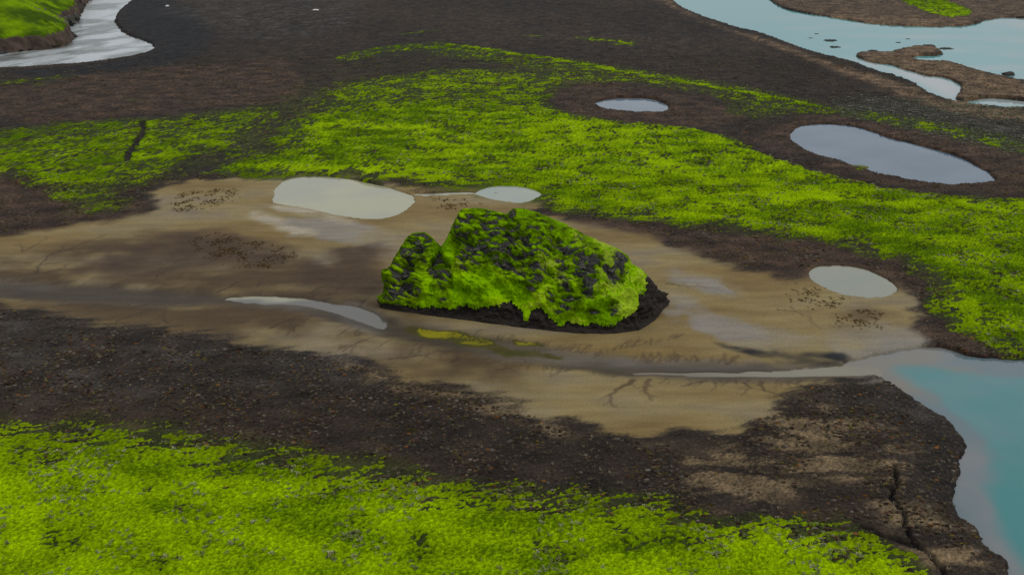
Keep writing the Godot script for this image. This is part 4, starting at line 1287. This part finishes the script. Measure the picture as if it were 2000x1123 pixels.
func make_stones() -> void:
	var m := surface(0.85, 0.45)
	m.resource_name = "stone"
	var told := [
		["small dark rock in the lake, farthest of the left cluster", 1.0, 0.5, 0.22],
		["thin dark rock just above the water, leftmost in the lake", 1.1, 0.5, 0.16],
		["widest dark rock of the left cluster in the lake", 2.4, 0.9, 0.22],
		["dark flat rock nearest the shore in the left lake cluster", 1.9, 0.9, 0.26],
		["dark rock in the water just off the gravel spit's tip", 1.7, 0.6, 0.24],
		["small dark rock between the spit and the farther lake rock", 1.0, 0.5, 0.24],
		["small lone dark rock farthest out in the middle of the lake", 0.9, 0.4, 0.26],
		["long dark rock beside the hooked end of the gravel spit", 2.6, 0.7, 0.2],
		["jagged dark rock on the lake side of the gravel spit", 1.9, 1.1, 0.6],
		["dark rock at the right edge where the spit meets the lake", 2.2, 1.2, 0.5]]
	var spots := plan("lake_rocks")
	for i in spots.size():
		var o := put("lake_rock" if i == 0 else "lake_rock_%03d" % i, stone_mesh(200 + i, m, told[i][3], col(34, 32, 30), col(62, 58, 50)))
		o.position = Vector3(spots[i].x, WATER - 0.05, spots[i].y)
		o.scale = Vector3(told[i][1], told[i][1] * 0.8, told[i][2] * 1.6)
		tag(o, told[i][0], "rock", "rocks in the lake")
	var pale_told := ["pale stone lying on the far grey gravel above the moss lines", "small pale stone on black sand near the river bend"]
	spots = plan("pale_stones")
	for i in spots.size():
		var o := put("pale_stone" if i == 0 else "pale_stone_001", stone_mesh(230 + i, m, 0.4, col(170, 168, 164), col(196, 194, 190)))
		o.position = Vector3(spots[i].x, 0.1, spots[i].y)
		o.scale = Vector3(1.5 - 0.7 * i, 0.9, 1.2)
		tag(o, pale_told[i], "stone", "pale stones on the gravel")
	spots = plan("bluff_rock")
	for i in spots.size():
		var o := put("river_rock" if i == 0 else "river_rock_001", stone_mesh(250 + i, m, 0.7, col(34, 33, 34), col(54, 52, 50)))
		o.position = Vector3(spots[i].x, WATER, spots[i].y)
		o.scale = Vector3(1.9, 2.4 - i * 1.2, 2.2)
		tag(o, ["black rock in the river against the corner of the green bluff", "low black rock at the bluff's foot by the picture's left edge"][i], "rock", "black rocks by the river")
	var p := plan("pond_islet")[0]
	var islet := put("mossy_islet", stone_mesh(270, m, 0.3, col(52, 52, 24), col(98, 108, 34)))
	islet.position = Vector3(p.x, -0.47, p.y)
	islet.scale = Vector3(2.0, 1.2, 1.3)
	tag(islet, "tiny mossy islet near the shore of the long blue pond", "islet")

# ---- small plants, too many and too small to count
func tuft_mesh(s: int, blades: int, wide: float, tall: float, m: Material) -> ArrayMesh:
	var r := RandomNumberGenerator.new()
	r.seed = s
	var v := PackedVector3Array()
	var idx := PackedInt32Array()
	for b in blades:
		var a := r.randf() * TAU
		var lean := r.randf_range(0.2, 1.0)
		var d := Vector3(cos(a), 0, sin(a))
		var side := Vector3(-d.z, 0, d.x) * wide * r.randf_range(0.5, 1.0)
		var from := d * r.randf() * 0.25
		var mid := from + d * lean * 0.3 + Vector3(0, tall * r.randf_range(0.4, 0.7), 0)
		var tip := from + d * lean * 0.75 + Vector3(0, tall * r.randf_range(0.5, 1.0), 0)
		var k := v.size()
		v.append_array([from, mid - side, mid + side, tip])
		idx.append_array([k, k + 1, k + 2, k + 1, k + 3, k + 2])
	return mesh_of(v, PackedVector3Array(), PackedColorArray(), idx, m)

func cushion_mesh(s: int, m: Material) -> ArrayMesh:
	var r := RandomNumberGenerator.new()
	r.seed = s
	var v := PackedVector3Array()
	var n := PackedVector3Array()
	var idx := PackedInt32Array()
	v.append(Vector3(0, 0.3, 0))
	n.append(Vector3.UP)
	for k in 8:
		var a := TAU * k / 8.0
		var q := r.randf_range(0.4, 0.65)
		v.append(Vector3(cos(a) * q, r.randf_range(0.15, 0.28), sin(a) * q))
		n.append(Vector3(cos(a) * 0.5, 0.85, sin(a) * 0.5).normalized())
		q = r.randf_range(0.75, 1.15)
		v.append(Vector3(cos(a) * q, -0.25, sin(a) * q))
		n.append(Vector3(cos(a), 0.5, sin(a)).normalized())
	for k in 8:
		var a := 1 + 2 * k
		var b := 1 + 2 * ((k + 1) % 8)
		idx.append_array([0, a, b, a, a + 1, b, b, a + 1, b + 1])
	return mesh_of(v, n, PackedColorArray(), idx, m)

func scatter(called: String, label: String, mesh: Mesh, where: Array, tints: Array) -> void:
	if where.is_empty():
		return
	var mm := MultiMesh.new()
	mm.transform_format = MultiMesh.TRANSFORM_3D
	mm.use_colors = true
	mm.mesh = mesh
	mm.instance_count = where.size()
	for i in where.size():
		mm.set_instance_transform(i, where[i])
		mm.set_instance_color(i, tints[i])
	var o := MultiMeshInstance3D.new()
	o.name = called
	o.multimesh = mm
	add_child(o, true)
	tag(o, label, "plants", "", "stuff")

func make_plants() -> void:
	var r := RandomNumberGenerator.new()
	r.seed = 77
	var grey := [[], []]
	var dry := [[], []]
	var cushion := [[], []]
	var sprig := [[], []]
	var per_band := [60000, 60000, 60000, 30000]
	for bi in 4:
		var b: Dictionary = bands[bi]
		var nx: int = b.nx
		var nz: int = b.nz
		var gv: PackedVector3Array = b.gv
		var mv: PackedVector3Array = b.mv
		for t in per_band[bi]:
			var k := r.randi_range(0, nx * nz - 1)
			var p := gv[k]
			var x := p.x
			var z := p.z
			var roll := r.randf()
			var turn := r.randf() * TAU
			var size := r.randf_range(0.6, 1.3)
			if deep.at(x, z) > 0.25:
				continue
			var patch := n_warp.get_noise_2d(x * 0.7 + 900.0, z * 0.7)
			var over := mv[k].y - p.y
			if over > 0.04:
				if roll < 0.06 + patch * 0.55:
					var at := mv[k] + Vector3(0, -0.04, 0)
					grey[0].append(Transform3D(Basis(Vector3.UP, turn).scaled(Vector3.ONE * size * (0.44 + 0.08 * bi)), at))
					var g := r.randf()
					grey[1].append(col(88, 92, 58).lerp(col(142, 142, 112), g * g))
				continue
			var s := sand.at(x, z)
			if s < 0.25 and owner_of.near(x, z) == 200:
				grey[0].append(Transform3D(Basis(Vector3.UP, turn).scaled(Vector3(1.0, 0.5, 1.0) * size * 0.6), p))
				grey[1].append(col(70, 74, 58).lerp(col(140, 144, 128), r.randf() * r.randf()))
				continue
			if s < 0.25:
				if roll < 0.22 + patch * 0.9:
					var g := r.randf()
					var c := col(66, 58, 50)
					if g < 0.05:
						c = col(108, 74, 46)
					elif g < 0.16:
						c = col(88, 80, 40)
					elif g < 0.3:
						c = col(96, 90, 82)
					elif g < 0.45:
						c = col(74, 56, 48)
					var f := r.randf_range(0.5, 1.0)
					cushion[0].append(Transform3D(Basis(Vector3.UP, turn * 0.1).scaled(Vector3(size * 0.34 * (1.0 + 0.25 * bi), size * 0.24, size * 0.2)), p))
					cushion[1].append(c * f)
				elif roll < 0.6 + patch:
					dry[0].append(Transform3D(Basis(Vector3.UP, turn).scaled(Vector3.ONE * size * 0.4), p))
					dry[1].append(col(70, 62, 50).lerp(col(120, 112, 92), pow(r.randf(), 3.0)))
	var b1: Dictionary = bands[1]
	for t in 160000:
		var k := r.randi_range(0, b1.nx * b1.nz - 1)
		var p: Vector3 = b1.gv[k]
		var q := tufty.at(p.x, p.z)
		if q < 0.1 or r.randf() > q * clampf(0.25 + n_warp.get_noise_2d(p.x * 2.0 + 900.0, p.z * 2.0) * 2.2, 0.0, 1.0):
			continue
		var size := r.randf_range(0.14, 0.34)
		sprig[0].append(Transform3D(Basis(Vector3.UP, r.randf() * TAU).scaled(Vector3(1.3, 0.7, 1.3) * size), p))
		sprig[1].append(col(58, 44, 28).lerp(col(78, 64, 34), r.randf()))
	var m := surface(1.0, 0.1)
	m.resource_name = "leaves"
	scatter("willow_tufts", "grey green dwarf willow tufts dotted through the moss", tuft_mesh(1, 9, 0.16, 0.7, m), grey[0], grey[1])
	scatter("dry_tufts", "dry brown grass tufts on the dark soil", tuft_mesh(2, 8, 0.1, 0.6, m), dry[0], dry[1])
	scatter("cushion_plants", "small orange, tan and olive cushion plants on the dark soil", cushion_mesh(3, m), cushion[0], cushion[1])
	scatter("sand_sprigs", "dark brown sprigs sprinkled on the tan silt", tuft_mesh(4, 8, 0.16, 0.6, m), sprig[0], sprig[1])
	print("plants ", grey[0].size(), " ", dry[0].size(), " ", cushion[0].size(), " ", sprig[0].size())

func sky_image() -> ImageTexture:
	var w := 512
	var h := 256
	var im := Image.create_empty(w, h, false, Image.FORMAT_RGBF)
	var n := noise(5, 0.9, 4)
	for j in h:
		var e := PI * (0.5 - (j + 0.5) / h)
		for i in w:
			var a := TAU * (i + 0.5) / w
			var d := Vector3(cos(a) * cos(e), sin(e), sin(a) * cos(e))
			var up := maxf(d.y, 0.0)
			var l := (1.0 + 1.6 * up) / 2.6
			var cl := n.get_noise_3d(d.x * 1.5, d.y * 3.0, d.z * 1.5)
			l *= 1.0 + cl * 0.22
			im.set_pixel(i, j, Color(l * 0.95, l * 1.0, l * 1.06) if d.y >= 0.0 else Color(0.12, 0.11, 0.1))
	return ImageTexture.create_from_image(im)

func _ready() -> void:
	var cam := Camera3D.new()
	cam.name = "camera"
	cam.fov = 36.0
	cam.near = 1.0
	cam.far = 20000.0
	cam.position = Vector3(0, 65, 0)
	cam.rotation_degrees = Vector3(-26, 0, 0)
	add_child(cam)
	cam.current = true

	var env := Environment.new()
	var sky := Sky.new()
	var sm := PanoramaSkyMaterial.new()
	sm.panorama = sky_image()
	sm.energy_multiplier = 1.1
	sky.sky_material = sm
	env.background_mode = Environment.BG_SKY
	env.sky = sky
	env.tonemap_mode = Environment.TONE_MAPPER_LINEAR
	env.tonemap_exposure = 1.0
	env.sdfgi_enabled = true
	env.ssao_enabled = true
	env.ssil_enabled = true
	var we := WorldEnvironment.new()
	we.name = "world_environment"
	we.environment = env
	add_child(we)

	var sun := DirectionalLight3D.new()
	sun.name = "sun"
	sun.light_energy = 0.4
	sun.light_angular_distance = 14.0
	sun.light_color = Color(1.0, 0.97, 0.92)
	sun.shadow_enabled = true
	add_child(sun)
	sun.look_at_from_position(Vector3(75, 90, 22), Vector3.ZERO)

	var t0 := Time.get_ticks_msec()
	make_fields()
	print("fields ", Time.get_ticks_msec() - t0)
	make_bands()
	print("bands ", Time.get_ticks_msec() - t0)
	make_ground()
	print("ground ", Time.get_ticks_msec() - t0)
	make_moss()
	print("moss ", Time.get_ticks_msec() - t0)
	make_water()
	print("water ", Time.get_ticks_msec() - t0)
	make_hill()
	print("hill ", Time.get_ticks_msec() - t0)
	make_bluff("river_bluff", "green mossy bluff with a brown earth bank above the river", "bluff_foot", "bluff_core", 5.6, 0.34, 2.2, 330, 130.0)
	var bluff := get_node("river_bluff")
	var crag_stone := surface(0.9, 0.4)
	crag_stone.resource_name = "bluff_basalt"
	var spots := plan("bluff_crags")
	for i in spots.size():
		var o := put("rock_outcrop" if i == 0 else "rock_outcrop_%03d" % i, crag_mesh(500 + i, crag_stone), bluff)
		o.transform = Transform3D(Basis(Vector3.UP, i * 2.1).scaled(Vector3(3.4 - 0.4 * i, 4.6 - 0.5 * i, 4.0)), Vector3(spots[i].x, 1.4, spots[i].y) - bluff.position)
	make_bluff("earth_bank_bluff", "low bare brown bank at the top beside the pale river", "bank_foot", "bank_core", 3.4, 0.2, 99.0, 120, 60.0)
	make_stones()
	make_plants()
	print("all ", Time.get_ticks_msec() - t0)
